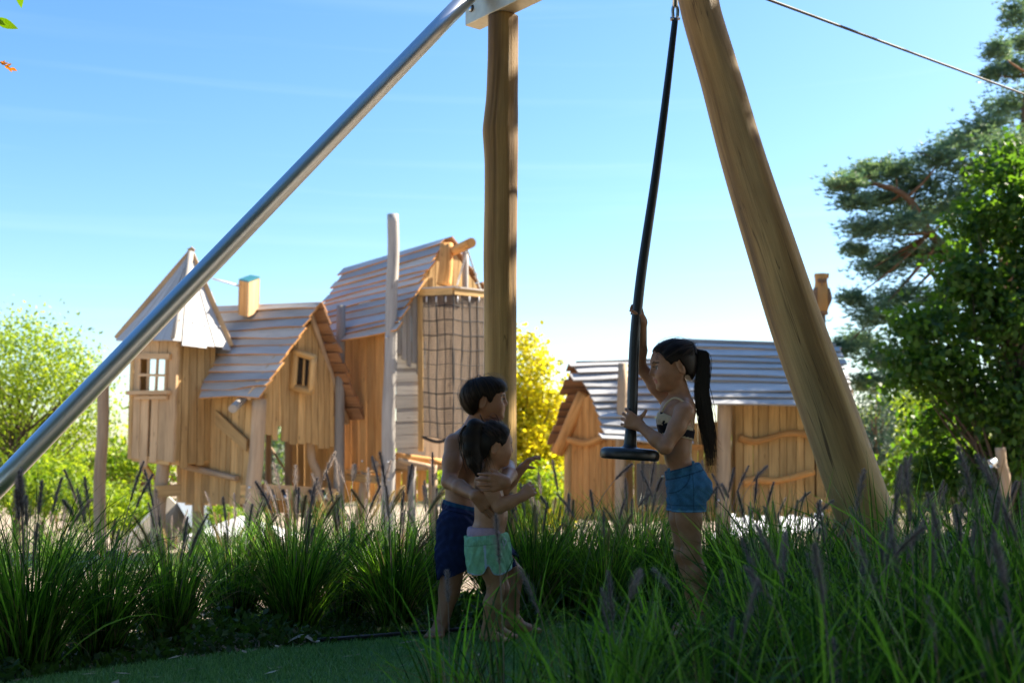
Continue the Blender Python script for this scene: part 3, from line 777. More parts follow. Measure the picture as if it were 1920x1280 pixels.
# ------------------------------------------------------------------ tall house with the net
def build_house_tall():
    g = P(735, 1000, 20.0); g.z = ground_z(g.x, g.y)
    t = empty('playhouse', g, 'tall plank playhouse with steep roof, projecting beam log and climbing net bay', 'playhouse', 'timber play village')
    def ground_at(px, Y):
        q = P(px, 1000, Y); q.z = ground_z(q.x, q.y) - 0.05; return q
    A = P(838, 446, 20.7); B = P(647, 502, 22.3)
    E1 = P(741, 622, 19.7); E2 = P(560, 655, 21.5)
    roof(t, B, A, E2, E1, 12, M['shingle'], wave=0.022, end_l=0.06, end_r=0.05, mats=[M['shingle'], M['shingle'], M['shingle_warm']])
    back = B - A; bn = back.normalized()
    rr = P(912, 560, 21.6) - A
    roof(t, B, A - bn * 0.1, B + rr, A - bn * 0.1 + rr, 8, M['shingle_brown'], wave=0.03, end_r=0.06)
    # left wall, bright orange boards
    BL, BR = P(640, 884, 21.6), P(722, 893, 20.15)
    TL, TR = P(640, 630, 21.6), P(722, 618, 20.15)
    fr = [(x - 640) / 82 for x in (640, 649, 660, 674, 689, 705, 720)]
    wall(t, BL, BR, TR, TL, fr, M['larch_orange'], 0.03, bots=[0.05, 0.02, -0.03, 0.04, 0.08, 0.1])
    # main posts (the corner post runs through the roof)
    log_at('post', t, ground_at(730, 19.85), P(736, 402, 19.95), 0.13, 0.095, 'weathered', mids=[P(728, 800, 19.85), P(731, 700, 19.85), P(734, 570, 19.9), P(738, 480, 19.95)], wob=0.10, per=5)
    # upper vertical boards and lower horizontal boards on the gable side
    gn = lambda x: 20.05 + (x - 740) / 170 * 0.9
    def ytop(x): return 612 + (452 - 612) * (x - 745) / (838 - 745)
    GL, GR = P(744, 668, gn(744)), P(792, 690, gn(792)); GTL, GTR = P(744, 612, gn(744)), P(792, 532, gn(792))
    wall(t, GL, GR, GTR, GTL, 5, M['weathered'], 0.03, bots=[0.06, 0.0, -0.08, 0.02, -0.15], proud=0.02)
    hwall(t, P(743, 865, gn(743) + .12), P(796, 862, gn(796) + .12), P(796, 640, gn(796) + .12), P(743, 640, gn(743) + .12), 9, M['weathered'], 0.03, jit=0.02)
    box_between('corner_board', t, M['larch'], P(789, 846, gn(789) - .03), P(788, 556, gn(789) - .03), 0.07, 0.09, Vector((1, 0, 0)))
    # gable wall behind the net (boards) and gable tip
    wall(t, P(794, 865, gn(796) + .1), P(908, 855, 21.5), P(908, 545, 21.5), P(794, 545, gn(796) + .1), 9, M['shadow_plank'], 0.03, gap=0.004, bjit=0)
    gb = lambda u: 0.0
    wall(t, P(790, 548, gn(790)), P(895, 548, 21.2), P(895, 452, 21.2), P(790, 452, gn(790)), 9, M['larch'], 0.03, bjit=0.0,
         top=lambda u: max(0.02, (1 - abs(u - 0.45) / 0.62) * 0.98))
    # net bay: polygonal frame with a top board, thin roof boards and the net hung below
    cx = 848
    ring = [P(788, 548, 20.3), P(850, 545, 19.75), P(912, 552, 20.35)]
    low = [P(790, 818, 20.3), P(850, 822, 19.75), P(912, 822, 20.35)]
    for i in range(2):
        box_between('bay_beam', t, M['larch'], ring[i], ring[i + 1], 0.06, 0.13)
        strip('bay_roof_board', t, M['shingle_warm'], [ring[i] + Vector((0, 0.35, 0.12)), ring[i + 1] + Vector((0, 0.35, 0.12))], [ring[i] + Vector((0, -.08, .075)), ring[i + 1] + Vector((0, -.08, .075))], Vector((0, 0, 1)), 0.03)
    for i in range(2):
        a, b, c, d = low[i], low[i + 1], ring[i + 1], ring[i]
        def pf(u, v, a=a, b=b, c=c, d=d):
            p = lerp(lerp(a, b, u), lerp(d, c, u), v)
            return p + Vector((0.012 * math.sin(v * 9 + u * 4), 0.02 * math.sin(u * 3.1) * math.sin(v * 3.1) + 0.01 * math.sin(v * 14), 0.012 * math.sin(u * 7 + v * 3)))
        nt_ = link('climbing_net', net_mesh('climbing_net', pf, 17, 62, 0.0058), M['net'], t); nt_['kind'] = 'stuff'
        rn = link('net_ropes', net_mesh('net_ropes', lambda u, v: pf(u, v) + Vector((0, -0.012, 0)), 4, 10, 0.0088), M['rope'], nt_)
    tube('hem_rope', t, M['rope'], [low[0], P(820, 828, 19.95), low[1], P(890, 828, 20.1), low[2]], 0.03, 6, 5, 0.2)
    for i, x in enumerate((800, 818, 836, 858, 880, 898)):
        tube('net_hanger', t, M['white_metal'], [P(x, 556, 20.2 - 0.45 * (1 - abs(x - 850) / 62)), P(x, 566, 20.2 - 0.45 * (1 - abs(x - 850) / 62))], 0.012, 5, 2)
    # carved upright, projecting beam log with chain
    log_at('king_post', t, P(833, 536, 20.2), P(838, 458, 20.3), 0.12, 0.11, 'larch_orange', mids=[P(838, 500, 20.2)], wob=0.22, sides=14)
    bl = log_at('beam_log', t, P(842, 474, 20.6), P(884, 455, 19.3), 0.085, 0.085, 'larch_orange', wob=0.05, sides=14)
    log_at('post', t, P(872, 560, 20.7), P(872, 470, 20.7), 0.06, 0.06, 'weathered')
    def chain(a, b):
        nlink = 26; V = []; F = []
        for i in range(nlink):
            c0, c1 = lerp(a, b, (i + 0.05) / nlink), lerp(a, b, (i + 0.95) / nlink)
            m_ = tube_mesh('x', [c0, c1], 0.012 if i % 2 else 0.02, 5, 1)
            off = len(V); V += [v.co.copy() for v in m_.vertices]; F += [tuple(off + k for k in pl.vertices) for pl in m_.polygons]
            bpy.data.meshes.remove(m_)
        link('chain', mesh_np('chain', V, F), M['steel'], bl)
    chain(P(876, 468, 19.45), P(857, 535, 20.0)); chain(P(876, 468, 19.45), P(902, 545, 20.3))
    # substructure: logs, stub posts, beams
    log_at('beam_log', t, P(698, 872, 20.4), P(840, 872, 20.5), 0.085, 0.08, 'post')
    log_at('beam_log', t, P(742, 855, 20.0), P(830, 866, 20.3), 0.07, 0.06, 'larch_orange')
    log_at('brace', t, P(745, 862, 19.95), P(812, 876, 20.1), 0.045, 0.045)
    log_at('stub_post', t, ground_at(668, 20.9), P(687, 885, 20.9), 0.095, 0.09)
    log_at('stub_post', t, ground_at(771, 20.2), P(772, 872, 20.2), 0.075, 0.07, 'weathered')
    log_at('stub_post', t, ground_at(812, 20.4), P(812, 868, 20.4), 0.09, 0.08)
    log_at('stub_post', t, ground_at(868, 20.6), P(868, 868, 20.6), 0.09, 0.08)
    wall(t, P(640, 940, 22.2), P(800, 940, 22.2), P(800, 868, 22.2), P(640, 868, 22.2), 10, M['larch'], 0.03, bjit=0.02)
    box_between('floor_beam', t, M['larch'], P(650, 893, 21.2), P(726, 900, 20.3), 0.1, 0.14)
    wall(t, P(640, 880, 21.5), P(724, 884, 20.2), P(905, 870, 21.4), P(820, 866, 22.6), 10, M['larch'], 0.04, bjit=0, name='floor_board')
    for p_ in (P(725, 632, 19.72), P(727, 866, 19.70), P(729, 900, 19.70)): bolt(t, p_, 0.022)

# ------------------------------------------------------------------ house on the right with the door panel
def build_house_right():
    g = P(1300, 1000, 20.3); g.z = ground_z(g.x, g.y)
    t = empty('playhouse', g, 'low double roofed plank playhouse behind the girl with wavy roof boards', 'playhouse', 'timber play village')
    def ground_at(px, Y):
        q = P(px, 1000, Y); q.z = ground_z(q.x, q.y) - 0.05; return q
    # lower, left roof: front slope, stepping in at its left end
    rows = 11
    RL, RR = P(1066, 681, 21.2), P(1262, 676, 21.2)
    EL, ER = P(1140, 828, 19.4), P(1300, 834, 19.4)
    roof(t, RL, RR, EL, ER, rows, M['shingle'], wave=0.026, end_l=0.10, lift=0.06, edge='weathered')
    # far slope, brown underside at the left gable
    GE = P(1022, 846, 22.0)
    d_ = RR - RL
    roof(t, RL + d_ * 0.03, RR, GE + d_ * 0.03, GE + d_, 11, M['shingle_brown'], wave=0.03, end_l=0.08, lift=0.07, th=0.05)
    log_at('ridge_log', t, P(1080, 682, 21.25), P(1240, 676, 21.25), 0.05, 0.05, 'weathered')
    log_at('rafter', t, P(1096, 738, 21.0), P(1044, 850, 21.3), 0.12, 0.11, 'larch_orange', wob=0.12)
    # gable wall facing left
    BL, BR = P(1072, 972, 21.2), P(1172, 978, 20.0)
    TL, TR = P(1072, 700, 21.2), P(1172, 700, 20.0)
    def gt(u):
        x = 1072 + 100 * u; y = 790 + (735 - 790) * (x - 1072) / 30 if x < 1102 else 735 + (845 - 735) * (x - 1102) / 72
        y = min(838, y); yb = 972 + 6 * u
        return (yb - y) / (yb - 700)
    wall(t, BL, BR, TR, TL, [0, .12, .22, .34, .47, .56, .68, .78, .9, 1.0], M['larch_orange'], 0.03, top=gt, bjit=0.03)
    n = face_normal(BL, BR, TL)
    log_at('rail_log', t, P(1071, 824, 21.1) + n * .06, P(1137, 820, 20.4) + n * .06, 0.065, 0.05, 'larch_orange', mids=[P(1105, 830, 20.75) + n * .06], wob=0.15)
    log_at('post', t, ground_at(1066, 21.35), P(1066, 800, 21.35), 0.085, 0.08, 'larch')
    log_at('post', t, ground_at(1163, 19.9), P(1168, 682, 20.05), 0.10, 0.085, 'post', mids=[P(1164, 850, 19.9)])
    # front wall under the low eave
    wall(t, P(1172, 978, 20.1), P(1350, 978, 20.4), P(1350, 790, 20.4), P(1172, 800, 20.1), 12, M['larch'], 0.03, bjit=0.04)
    box_between('eave_beam', t, M['larch_orange'], P(1172, 838, 19.95), P(1330, 838, 20.2), 0.08, 0.1)
    # net drum beside the wall
    cN = P(1224, 905, 19.75)
    def drum(u, v):
        a = 2 * math.pi * u
        return Vector((cN.x + 0.27 * math.cos(a), cN.y + 0.27 * math.sin(a), cN.z - 0.36 + 0.68 * v + 0.01 * math.sin(9 * u + 4 * v)))
    dn = link('net_drum', net_mesh('net_drum', drum, 44, 24, 0.007), plain_mat('brown_net', (0.17, 0.145, 0.12), 0.8), t); dn['kind'] = 'stuff'
    if False: link('drum_core', lathe_mesh('drum_core', [(0.25, -0.36), (0.25, 0.32)], cN, (0, 0, 1), 24), M['weathered'], t)
    # upper, right roof
    RL2, RR2 = P(1270, 641, 21.8), P(1576, 650, 22.0)
    EL2, ER2 = P(1296, 764, 19.3), P(1604, 764, 19.9)
    roof(t, RL2, RR2, EL2, ER2, 9, M['shingle'], wave=0.028, end_l=0.05, end_r=0.04, lift=0.06, edge='weathered')
    bk = Vector((0, 1.5, -1.1))
    roof(t, RL2, RR2, RL2 + bk, RR2 + bk, 8, M['shingle'], wave=0.02)
    log_at('ridge_log', t, RL2 + Vector((0.1, 0, 0.02)), RR2 + Vector((-0.1, 0, 0.02)), 0.045, 0.045, 'weathered')
    # posts, door panel with two wavy handles, side boards
    log_at('post', t, ground_at(1356, 20.05), P(1360, 748, 20.05), 0.13, 0.12, 'post', mids=[P(1357, 880, 20.05)])
    log_at('post', t, ground_at(1566, 20.4), P(1568, 745, 20.4), 0.12, 0.11, 'post')
    DL, DR = P(1379, 968, 20.2), P(1527, 968, 20.3); DTL, DTR = P(1377, 742, 20.2), P(1527, 744, 20.3)
    fe = [(x - 1378.5) / 148.5 for x in (1378.5, 1394, 1412, 1422, 1441, 1462, 1475, 1493, 1508, 1527)]
    door = empty('door', (0, 0, 0)); door.parent = t; door.matrix_parent_inverse = Matrix.Translation(-t.location)
    s_ = 20.2 / FPX
    wall(door, DL, DR, DTR, DTL, fe, M['larch'], 0.04, bots=[-2 * s_, 2 * s_, -8 * s_, 2 * s_, -4 * s_, 0, 3 * s_, 0, -2 * s_], wob=0.006, proud=0.02)
    h1 = [P(x, y, 20.12) for x, y in ((1386, 820), (1412, 827), (1440, 822), (1470, 813), (1500, 812), (1526, 819))]
    h2 = [P(x, y, 20.12) for x, y in ((1394, 904), (1420, 899), (1450, 901), (1480, 896), (1505, 889), (1527, 884))]
    tube('handle', door, M['larch_orange'], h1, [0.065, 0.05, 0.06], 9, 3, 0.1, 3)
    tube('handle', door, M['larch_orange'], h2, [0.075, 0.055, 0.055], 9, 3, 0.1, 4)
    wall(t, P(1372, 960, 20.5), P(1585, 960, 20.6), P(1585, 735, 20.6), P(1372, 735, 20.5), 10, M['larch'], 0.03)
    wall(t, P(1531, 955, 20.28), P(1562, 955, 20.28), P(1562, 742, 20.28), P(1531, 742, 20.28), [0, .5, 1], M['larch'], 0.03)
    wall(t, P(1585, 960, 20.6), P(1600, 950, 22.2), P(1600, 730, 22.2), P(1585, 740, 20.6), 6, M['larch'], 0.03)
    wall(t, P(1372, 962, 20.5), P(1340, 962, 20.5), P(1345, 735, 20.5), P(1372, 735, 20.5), 2, M['larch'], 0.03)
    box_between('floor_beam', t, M['larch'], P(1340, 948, 20.35), P(1378, 948, 20.35), 0.1, 0.2)
    box_between('floor_beam', t, M['larch'], P(1528, 942, 20.25), P(1590, 942, 20.3), 0.1, 0.2)
    for p_ in (P(1346, 938, 19.9), P(1538, 940, 20.0), P(1537, 962, 20.0)): bolt(t, p_, 0.03)
    wall(t, P(1072, 955, 21.2), P(1172, 962, 20.0), P(1590, 955, 20.4), P(1500, 950, 22.0), 12, M['larch'], 0.04, bjit=0, name='floor_board')
    for x, Y in ((1130, 20.6), (1250, 20.3), (1450, 20.5)):
        log_at('stub_post', t, ground_at(x, Y), P(x, 955, Y), 0.1, 0.09)

def build_owl():
    b = P(1541, 655, 22.3); top = P(1541, 514, 22.3)
    t = empty('carved_owl_post', Vector((b.x, b.y, ground_z(b.x, b.y))), 'chainsaw carved wooden owl on a thin post above the right roof', 'carving')
    Y = 22.3
    foot = Vector((b.x, b.y, ground_z(b.x, b.y)))
    log_at('post', t, foot, P(1542, 590, Y), 0.07, 0.06, 'post')
    k = Y / FPX
    # body: rounded trunk narrowing to the feet, flat-topped head with two ear tufts
    prof = [(6, 588), (11, 584), (14, 573), (15.5, 560), (15, 548), (13, 538), (11.5, 530), (12, 523), (13, 516), (12, 513.5)]
    me = lathe_mesh('body', [(r * k, P(1541, y, Y).z - P(1541, 588, Y).z) for r, y in prof], P(1541, 588, Y), (0, 0, 1), 16)
    body = link('body', me, M['larch_orange'], t)
    for v in me.vertices:
        if v.co.y > P(1541, 588, Y).y: v.co.y = lerp(P(1541, 588, Y).y, v.co.y, 0.8)
    for s in (-1, 1):
        wing = tube('wing', body, M['shingle_brown'], [P(1541 + s * 11, 541, Y - .06), P(1541 + s * 14, 560, Y - .08), P(1541 + s * 9, 580, Y - .05)], [0.05, 0.065, 0.02], 8, 3, 0.1, 5)
        tube('ear_tuft', body, M['larch_orange'], [P(1541 + s * 9, 520, Y), P(1541 + s * 12.5, 512.5, Y)], [0.05, 0.015], 8, 2)
        link('eye', lathe_mesh('eye', [(0.045, 0), (0.045, .02), (0.02, 0.03)], P(1541 + s * 5, 526, Y - 0.12), (0, -1, 0), 12), M['shingle_brown'], body)
    tube('beak', body, M['shingle_brown'], [P(1541, 528, Y - .13), P(1541, 536, Y - .15)], [0.02, 0.006], 6, 2)
    link('collar', lathe_mesh('collar', [(0.12, 0), (0.13, 0.03), (0.11, 0.07)], P(1541, 590, Y), (0, 0, 1), 12), M['shingle_brown'], t)

def build_background_things():
    # lone post at the left
    b = P(189, 1000, 20.2); b.z = ground_z(b.x, b.y) - 0.05
    o = tube('wooden_post', None, M['post'], [b, P(187, 900, 20.2), P(193, 800, 20.2), P(194, 710, 20.2)], [0.11, 0.105, 0.1], 12, 5, 0.10, 12)
    tag(o, 'tall peeled pale post standing alone left of the tower', 'post')
    # lamp post at the right
    b = P(1883, 1000, 16.5); b.z = ground_z(b.x, b.y) - 0.05
    t = empty('lamp_post', b, 'crooked pale wooden post with small silver spotlight', 'lamp')
    tube('post', t, M['post'], [b, P(1883, 960, 16.5), P(1885, 900, 16.5), P(1879, 870, 16.5), P(1876, 839, 16.5)], [0.075, 0.072, 0.075, 0.068, 0.07], 12, 5, 0.10, 31)
    hd = link('spotlight', lathe_mesh('spotlight', [(0.045, 0), (0.05, 0.02), (0.062, 0.11), (0.064, 0.12), (0.055, 0.12), (0.05, 0.09)], P(1866, 863, 16.35), (P(1853, 872, 16.3) - P(1866, 863, 16.35)), 16), M['steel'], t)
    tube('bracket', t, M['steel'], [P(1864, 868, 16.38), P(1868, 876, 16.42), P(1876, 872, 16.5)], 0.015, 6, 3)
    # grey roofed shelter behind the tower, cream fascia
    grey = plain_mat('dark_grey_roofing', (0.10, 0.125, 0.16), 0.55, noise=0.08, nscale=8)
    cream = plain_mat('cream_fascia', (0.62, 0.60, 0.50), 0.6)
    t = empty('shelter', Vector((P(300, 1010, 24.4).x, 24.4, ground_z(0, 24.4))), 'dark grey steep roofed shelter with cream fascia beneath the tower', 'shelter')
    Y0, Y1 = 23.6, 25.2
    a, b_, c, d = P(232, 1044, Y0), P(330, 938, Y0), P(390, 938, Y1), P(312, 1044, Y1)
    link('roof', mesh_np('roof', [a, b_, c, d, a - Vector((0, 0, .08)), b_ - Vector((0, 0, .08)), c - Vector((0, 0, .08)), d - Vector((0, 0, .08))],
         [(0, 1, 2, 3), (7, 6, 5, 4), (0, 4, 5, 1), (1, 5, 6, 2), (2, 6, 7, 3), (3, 7, 4, 0)]), grey, t)
    e = P(250, 938, Y0 + 3)
    link('far_roof', mesh_np('far_roof', [b_, c, P(450, 1050, Y1 + .6), P(395, 1050, Y0 + .6)], [(0, 1, 2, 3)]), grey, t)
    box_between('fascia', t, cream, a + Vector((-0.06, -0.04, 0.02)), b_ + Vector((-0.06, -0.04, 0.02)), 0.06, 0.2)
    box_between('gutter', t, M['steel'], a + Vector((-0.16, -0.06, 0.12)), b_ + Vector((-0.16, -0.06, 0.12)), 0.06, 0.05)
    wall(t, P(240, 1075, Y0 + .1), P(400, 1075, Y0 + .4), P(400, 1040, Y0 + .4), P(240, 1040, Y0 + .1), 8, M['larch'], 0.03, bjit=0)
    # white pavilion roof
    white = plain_mat('white_canvas', (0.72, 0.72, 0.74), 0.6)
    t = empty('pavilion', Vector((P(430, 1030, 24).x, 24, ground_z(0, 24))), 'small white pointed pavilion roof behind the middle playhouse', 'pavilion')
    ap = P(452, 966, 23.9)
    cs = [P(345, 1004, 23.2), P(530, 1006, 22.8), P(560, 1000, 24.9), P(400, 998, 25.2)]
    V = [ap] + cs + [c_ - Vector((0, 0, .12)) for c_ in cs]
    link('roof', mesh_np('roof', V, [(0, 1, 2), (0, 2, 3), (0, 3, 4), (0, 4, 1), (1, 5, 6, 2), (2, 6, 7, 3), (3, 7, 8, 4), (4, 8, 5, 1)]), white, t)
    for c_ in cs:
        q = lerp(c_, sum(cs, Vector()) / 4, 0.1); f = q.copy(); f.z = ground_z(q.x, q.y)
        tube('leg', t, M['steel'], [f, q], 0.04, 8, 2)
    # corrugated sheet roof under / behind the right house
    def corr(name, label, a, b_, c, d, waves, amp):
        V = []; n_ = (b_ - a).cross(d - a).normalized(); n_ = n_ if n_.z > 0 else -n_
        k = waves * 6
        for i in range(k + 1):
            u = i / k; w = n_ * amp * math.sin(u * waves * 2 * math.pi)
            V += [lerp(a, b_, u) + w, lerp(d, c, u) + w]
        F = [(2 * i, 2 * i + 2, 2 * i + 3, 2 * i + 1) for i in range(k)]
        root = empty(name, lerp(a, c, .5), label, 'shed roof')
        root.location.z = ground_z(root.location.x, root.location.y)
        sh = link('corrugated_sheet', mesh_np('corrugated_sheet', V, F, True), plain_mat('white_corrugated_metal', (0.74, 0.76, 0.80), 0.35), root)
        box_between('edge_trim', root, M['teal'], d + Vector((0, 0, 0.05)), c + Vector((0, 0, 0.05)), 0.05, 0.05)
        for q in (a, b_, c, d):
            q2 = lerp(q, (a + b_ + c + d) / 4, .08); f = q2.copy(); f.z = ground_z(q2.x, q2.y) - 0.02
            tube('leg', root, M['post'], [f, q2 - Vector((0, 0, .05))], 0.05, 8, 2)
        return root
    corr('corrugated_shed', 'low white corrugated metal roof seen beneath the door panel', P(1330, 1012, 23.6), P(1522, 994, 23.6), P(1560, 948, 26.0), P(1372, 952, 26.0), 22, 0.022)
    corr('corrugated_shed', 'white corrugated metal roof with teal edge beside the leaning log', P(1540, 1000, 24.5), P(1640, 996, 24.5), P(1660, 936, 27.0), P(1552, 936, 27.0), 12, 0.022)
    # blue bin far right
    b = P(1790, 1005, 24); b.z = ground_z(b.x, b.y)
    t = empty('blue_bin', b, 'small blue bin half hidden by grass at the right', 'bin')
    tm = plain_mat('blue_plastic', (0.02, 0.10, 0.35), 0.5)
    link('body', lathe_mesh('body', [(0.22, 0), (0.27, 0.75), (0.27, 0.8)], b, (0, 0, 1), 4, False), tm, t)
    link('lid', lathe_mesh('lid', [(0.29, 0.805), (0.29, 0.85), (0.12, 0.92)], b, (0, 0, 1), 4, False), tm, t)

build_ground(); build_turf()
build_tower(); build_house_mid(); build_house_tall(); build_house_right(); build_owl(); build_background_things()
# ------------------------------------------------------------------ cable ride: frame, cable, seat
def build_frame():
    base = P(938, 1130, 5.5); base.z = 0
    t = empty('cable_ride_frame', base, 'timber and steel zip line frame of two stout logs and a galvanised pipe', 'frame')
    # upright log with a swelling on its left side
    Y = 5.5
    prof = [(1190, 938, 30), (1050, 938, 30), (900, 938, 30), (760, 938, 30), (600, 938.5, 30.5), (480, 938, 31.5), (380, 939, 31.5), (310, 939, 32), (272, 938, 33.5), (245, 937, 34.5), (215, 938.5, 33), (180, 940, 31), (110, 941.5, 30), (60, 942, 30), (33, 942, 30)]
    pts = [P(x, y, Y) for y, x, r in prof]; rad = [r * Y / FPX for _, _, r in prof]
    def log_mesh(name, pts, rad, per, sides, seed, knots=()):
        pp = catmull(pts, per); rr = interp_list(rad, len(pp))
        me = tube_mesh(name, pp, rr, sides, 1, 0.05, seed)
        return me
    link('upright_log', log_mesh('upright_log', pts, rad, 6, 40, 3), M['log'], t)
    # leaning log
    lean = [(1690, 1180, 4.72, 56), (1668, 1110, 4.78, 55), (1640, 1020, 4.84, 54), (1598, 900, 4.92, 53), (1548, 760, 5.02, 51.5), (1493, 610, 5.12, 50), (1442, 450, 5.22, 47), (1395, 300, 5.32, 43.5), (1352, 150, 5.42, 40.5), (1318, 40, 5.5, 39.5), (1300, -30, 5.55, 40), (1255, -160, 5.66, 38)]
    pts = [P(x, y, Y_) for x, y, Y_, r in lean]; rad = [r * 0.97 * Y_ / FPX for _, _, Y_, r in lean]
    link('leaning_log', log_mesh('leaning_log', pts, rad, 7, 44, 8), M['log'], t)
    # second leaning log on the far side, out of the picture at the top, meets the apex
    # steel box beam from the upright to the apex
    a0 = P(871, 28, 5.62); d = (P(969, 0, 5.295) - P(872, 49, 5.62)); d.z = 0; d.normalize()
    side = Vector((-d.y, d.x, 0)).normalized()
    if side.y < 0: side = -side
    low0 = P(872, 49, 5.62)
    W, Hh, Ln = 0.095, 0.17, 1.05
    def boxpts(o, l):
        return [o, o + d * l, o + d * l + side * W, o + side * W]
    lo = boxpts(low0, Ln); hi = [p + Vector((0, 0, Hh)) for p in lo]
    bm_ = link('steel_beam', mesh_np('steel_beam', lo + hi, [(3, 2, 1, 0), (4, 5, 6, 7), (0, 1, 5, 4), (1, 2, 6, 5), (2, 3, 7, 6), (3, 0, 4, 7)]), M['steel_dull'], t)
    bv = bm_.modifiers.new('bevel', 'BEVEL'); bv.width = 0.004; bv.segments = 2
    nn = -side
    # dark disc painted in for the shaded bolt opening, with bolt head
    hb = P(887, 22, 5.6) + Vector((0, -0.0, 0))
    hb = low0 + d * 0.055 + Vector((0, 0, 0.075))
    link('hole_fill', lathe_mesh('hole_fill', [(0.019, 0.001), (0.019, 0.0025)], hb, nn, 20), plain_mat('dark_hole_disc', (0.02, 0.018, 0.015), 0.7), bm_)
    link('bolt', lathe_mesh('bolt', [(0.013, 0.002), (0.013, 0.012), (0.010, 0.014)], hb + Vector((0.002, 0, -0.004)), nn, 6), M['bolt'], bm_)
    # galvanised pipe brace
    pa, pb = P(-140, 1052, 4.35), P(915, -45, 5.5)
    link('brace_pipe', tube_mesh('brace_pipe', [pa, pb], 0.0415, 40, 8), M['steel'], t)
    # apex plate joining beam and leaning log (above the picture)
    ap = low0 + d * (Ln - 0.1)
    box_between('apex_plate', t, M['steel_dull'], ap + Vector((0, 0, 0.05)), P(1262, -140, 5.6), 0.1, 0.12)

CABLE_A = P(1185, -95, 5.25); CABLE_B = P(1920, 177, 9.6)
def build_cable_and_seat():
    d = (CABLE_B - CABLE_A)
    far = CABLE_A + d * 2.6
    mid = CABLE_A + d * 1.0
    o = tube('zip_line_cable', None, M['rope'], [P(1262, -140, 5.6) * 0 + CABLE_A - d * 0.02, lerp(CABLE_A, CABLE_B, 0.5), CABLE_B, far], 0.0085, 8, 6)
    tag(o, 'dark steel zip line cable crossing the sky at upper right', 'cable')
    # trolley + seat
    Yt = 4.72; Ys = 4.62
    t = empty('disc_swing', P(1180, 850, Ys), 'black disc seat hanging on a rubber sheathed line held by the girl', 'swing')
    prof = [(1266, 36, 6.0), (1262, 70, 6.3), (1255, 130, 6.8), (1244, 220, 7.6), (1228, 340, 8.4), (1213, 440, 9.0), (1203, 510, 9.4), (1196, 570, 9.6), (1190, 640, 9.8), (1187, 710, 9.9), (1185, 780, 10), (1182, 812, 10.2)]
    pts = [P(x, y, lerp(Yt, Ys, i / 11)) for i, (x, y, r) in enumerate(prof)]
    rad = [r * 4.66 / FPX for _, _, r in prof]
    link('sheath', tube_mesh('sheath', pts, rad, 20, 5), M['rubber'], t)
    k = Ys / FPX
    c = P(1180, 862, Ys)
    axis = (P(1183, 780, Ys) - P(1178.5, 862, Ys)).normalized()
    pf = [(10, 0), (48, 0), (54, 1.5), (55.3, 5), (55.3, 13), (53.5, 18), (49, 21), (40, 22.2), (20, 22.8), (14.5, 23.8), (12.6, 27), (12, 31), (11.2, 45), (10.3, 56), (9.2, 57.5)]
    link('disc', lathe_mesh('disc', [(r * k, h * k) for r, h in pf], c, axis, 56), M['rubber'], t)
    # shackle and clamp at the top
    s0 = P(1266, 38, Yt)
    sh = link('shackle', tube_mesh('shackle', [P(1262, 34, Yt), P(1261.5, 18, Yt), P(1266, 9, Yt), P(1270.5, 18, Yt), P(1270, 34, Yt)], 0.0075, 10, 5), M['steel'], t)
    tube('pin', sh, M['steel'], [P(1257, 36, Yt - .005), P(1275, 36, Yt - .005)], 0.006, 8, 2)
    link('nut', lathe_mesh('nut', [(0.010, 0), (0.010, 0.012)], P(1257, 36, Yt - .005), (1, 0, 0), 6), M['bolt'], sh)
    tube('hanger', t, M['steel'], [P(1266, 14, Yt), P(1266, -46, Yt), P(1265, -62, lerp(Yt, 5.4, .5))], 0.012, 10, 3)
    # trolley riding on the cable
    tt = 0.1
    tp = CABLE_A + d * 0.108
    tube('trolley', t, M['steel_dull'], [tp - d.normalized() * 0.1 - Vector((0, 0, 0.03)), tp + d.normalized() * 0.1 - Vector((0, 0, 0.03))], 0.03, 12, 3)
    tube('trolley_arm', t, M['steel'], [tp - Vector((0, 0, 0.03)), P(1266, -46, Yt)], 0.012, 8, 2)

build_frame(); build_cable_and_seat()
# ------------------------------------------------------------------ trees
M['bark'] = wood_mat('bark', (0.05, 0.035, 0.025), (0.16, 0.12, 0.09), rough=0.95, along=5, across=14, bump=0.8, var=0.1)
M['pine_bark'] = wood_mat('pine_bark', (0.14, 0.07, 0.04), (0.34, 0.18, 0.10), rough=0.95, along=5, across=12, bump=0.8, var=0.1)
M['leaf_lime'] = leaf_mat('lime_leaf', (0.11, 0.20, 0.02), (0.34, 0.42, 0.05), 0.55, (1.7, 1.6, 0.55))
M['leaf_bright'] = leaf_mat('bright_leaf', (0.08, 0.17, 0.015), (0.27, 0.35, 0.035), 0.5, (1.8, 1.7, 0.5))
M['leaf_yellow'] = leaf_mat('yellow_leaf', (0.28, 0.31, 0.018), (0.66, 0.56, 0.03), 0.57, (1.5, 1.45, 0.6))
M['leaf_dark'] = leaf_mat('dark_leaf', (0.018, 0.052, 0.012), (0.065, 0.13, 0.02), 0.45, (3.4, 3.3, 0.8))
M['leaf_red'] = leaf_mat('copper_leaf', (0.05, 0.03, 0.015), (0.14, 0.07, 0.035), 0.35, (1.4, 1.0, 0.6))
M['leaf_blue'] = leaf_mat('blue_green_needle', (0.022, 0.055, 0.04), (0.06, 0.115, 0.075), 0.2, (1.3, 1.4, 0.8))
M['needle'] = leaf_mat('pine_needle', (0.06, 0.14, 0.11), (0.22, 0.32, 0.19), 0.35, (1.4, 1.4, 0.7))
M['leaf_shade'] = leaf_mat('shade_tree_leaf', (0.03, 0.07, 0.015), (0.06, 0.11, 0.02), 0.3, (1.5, 1.6, 0.6))

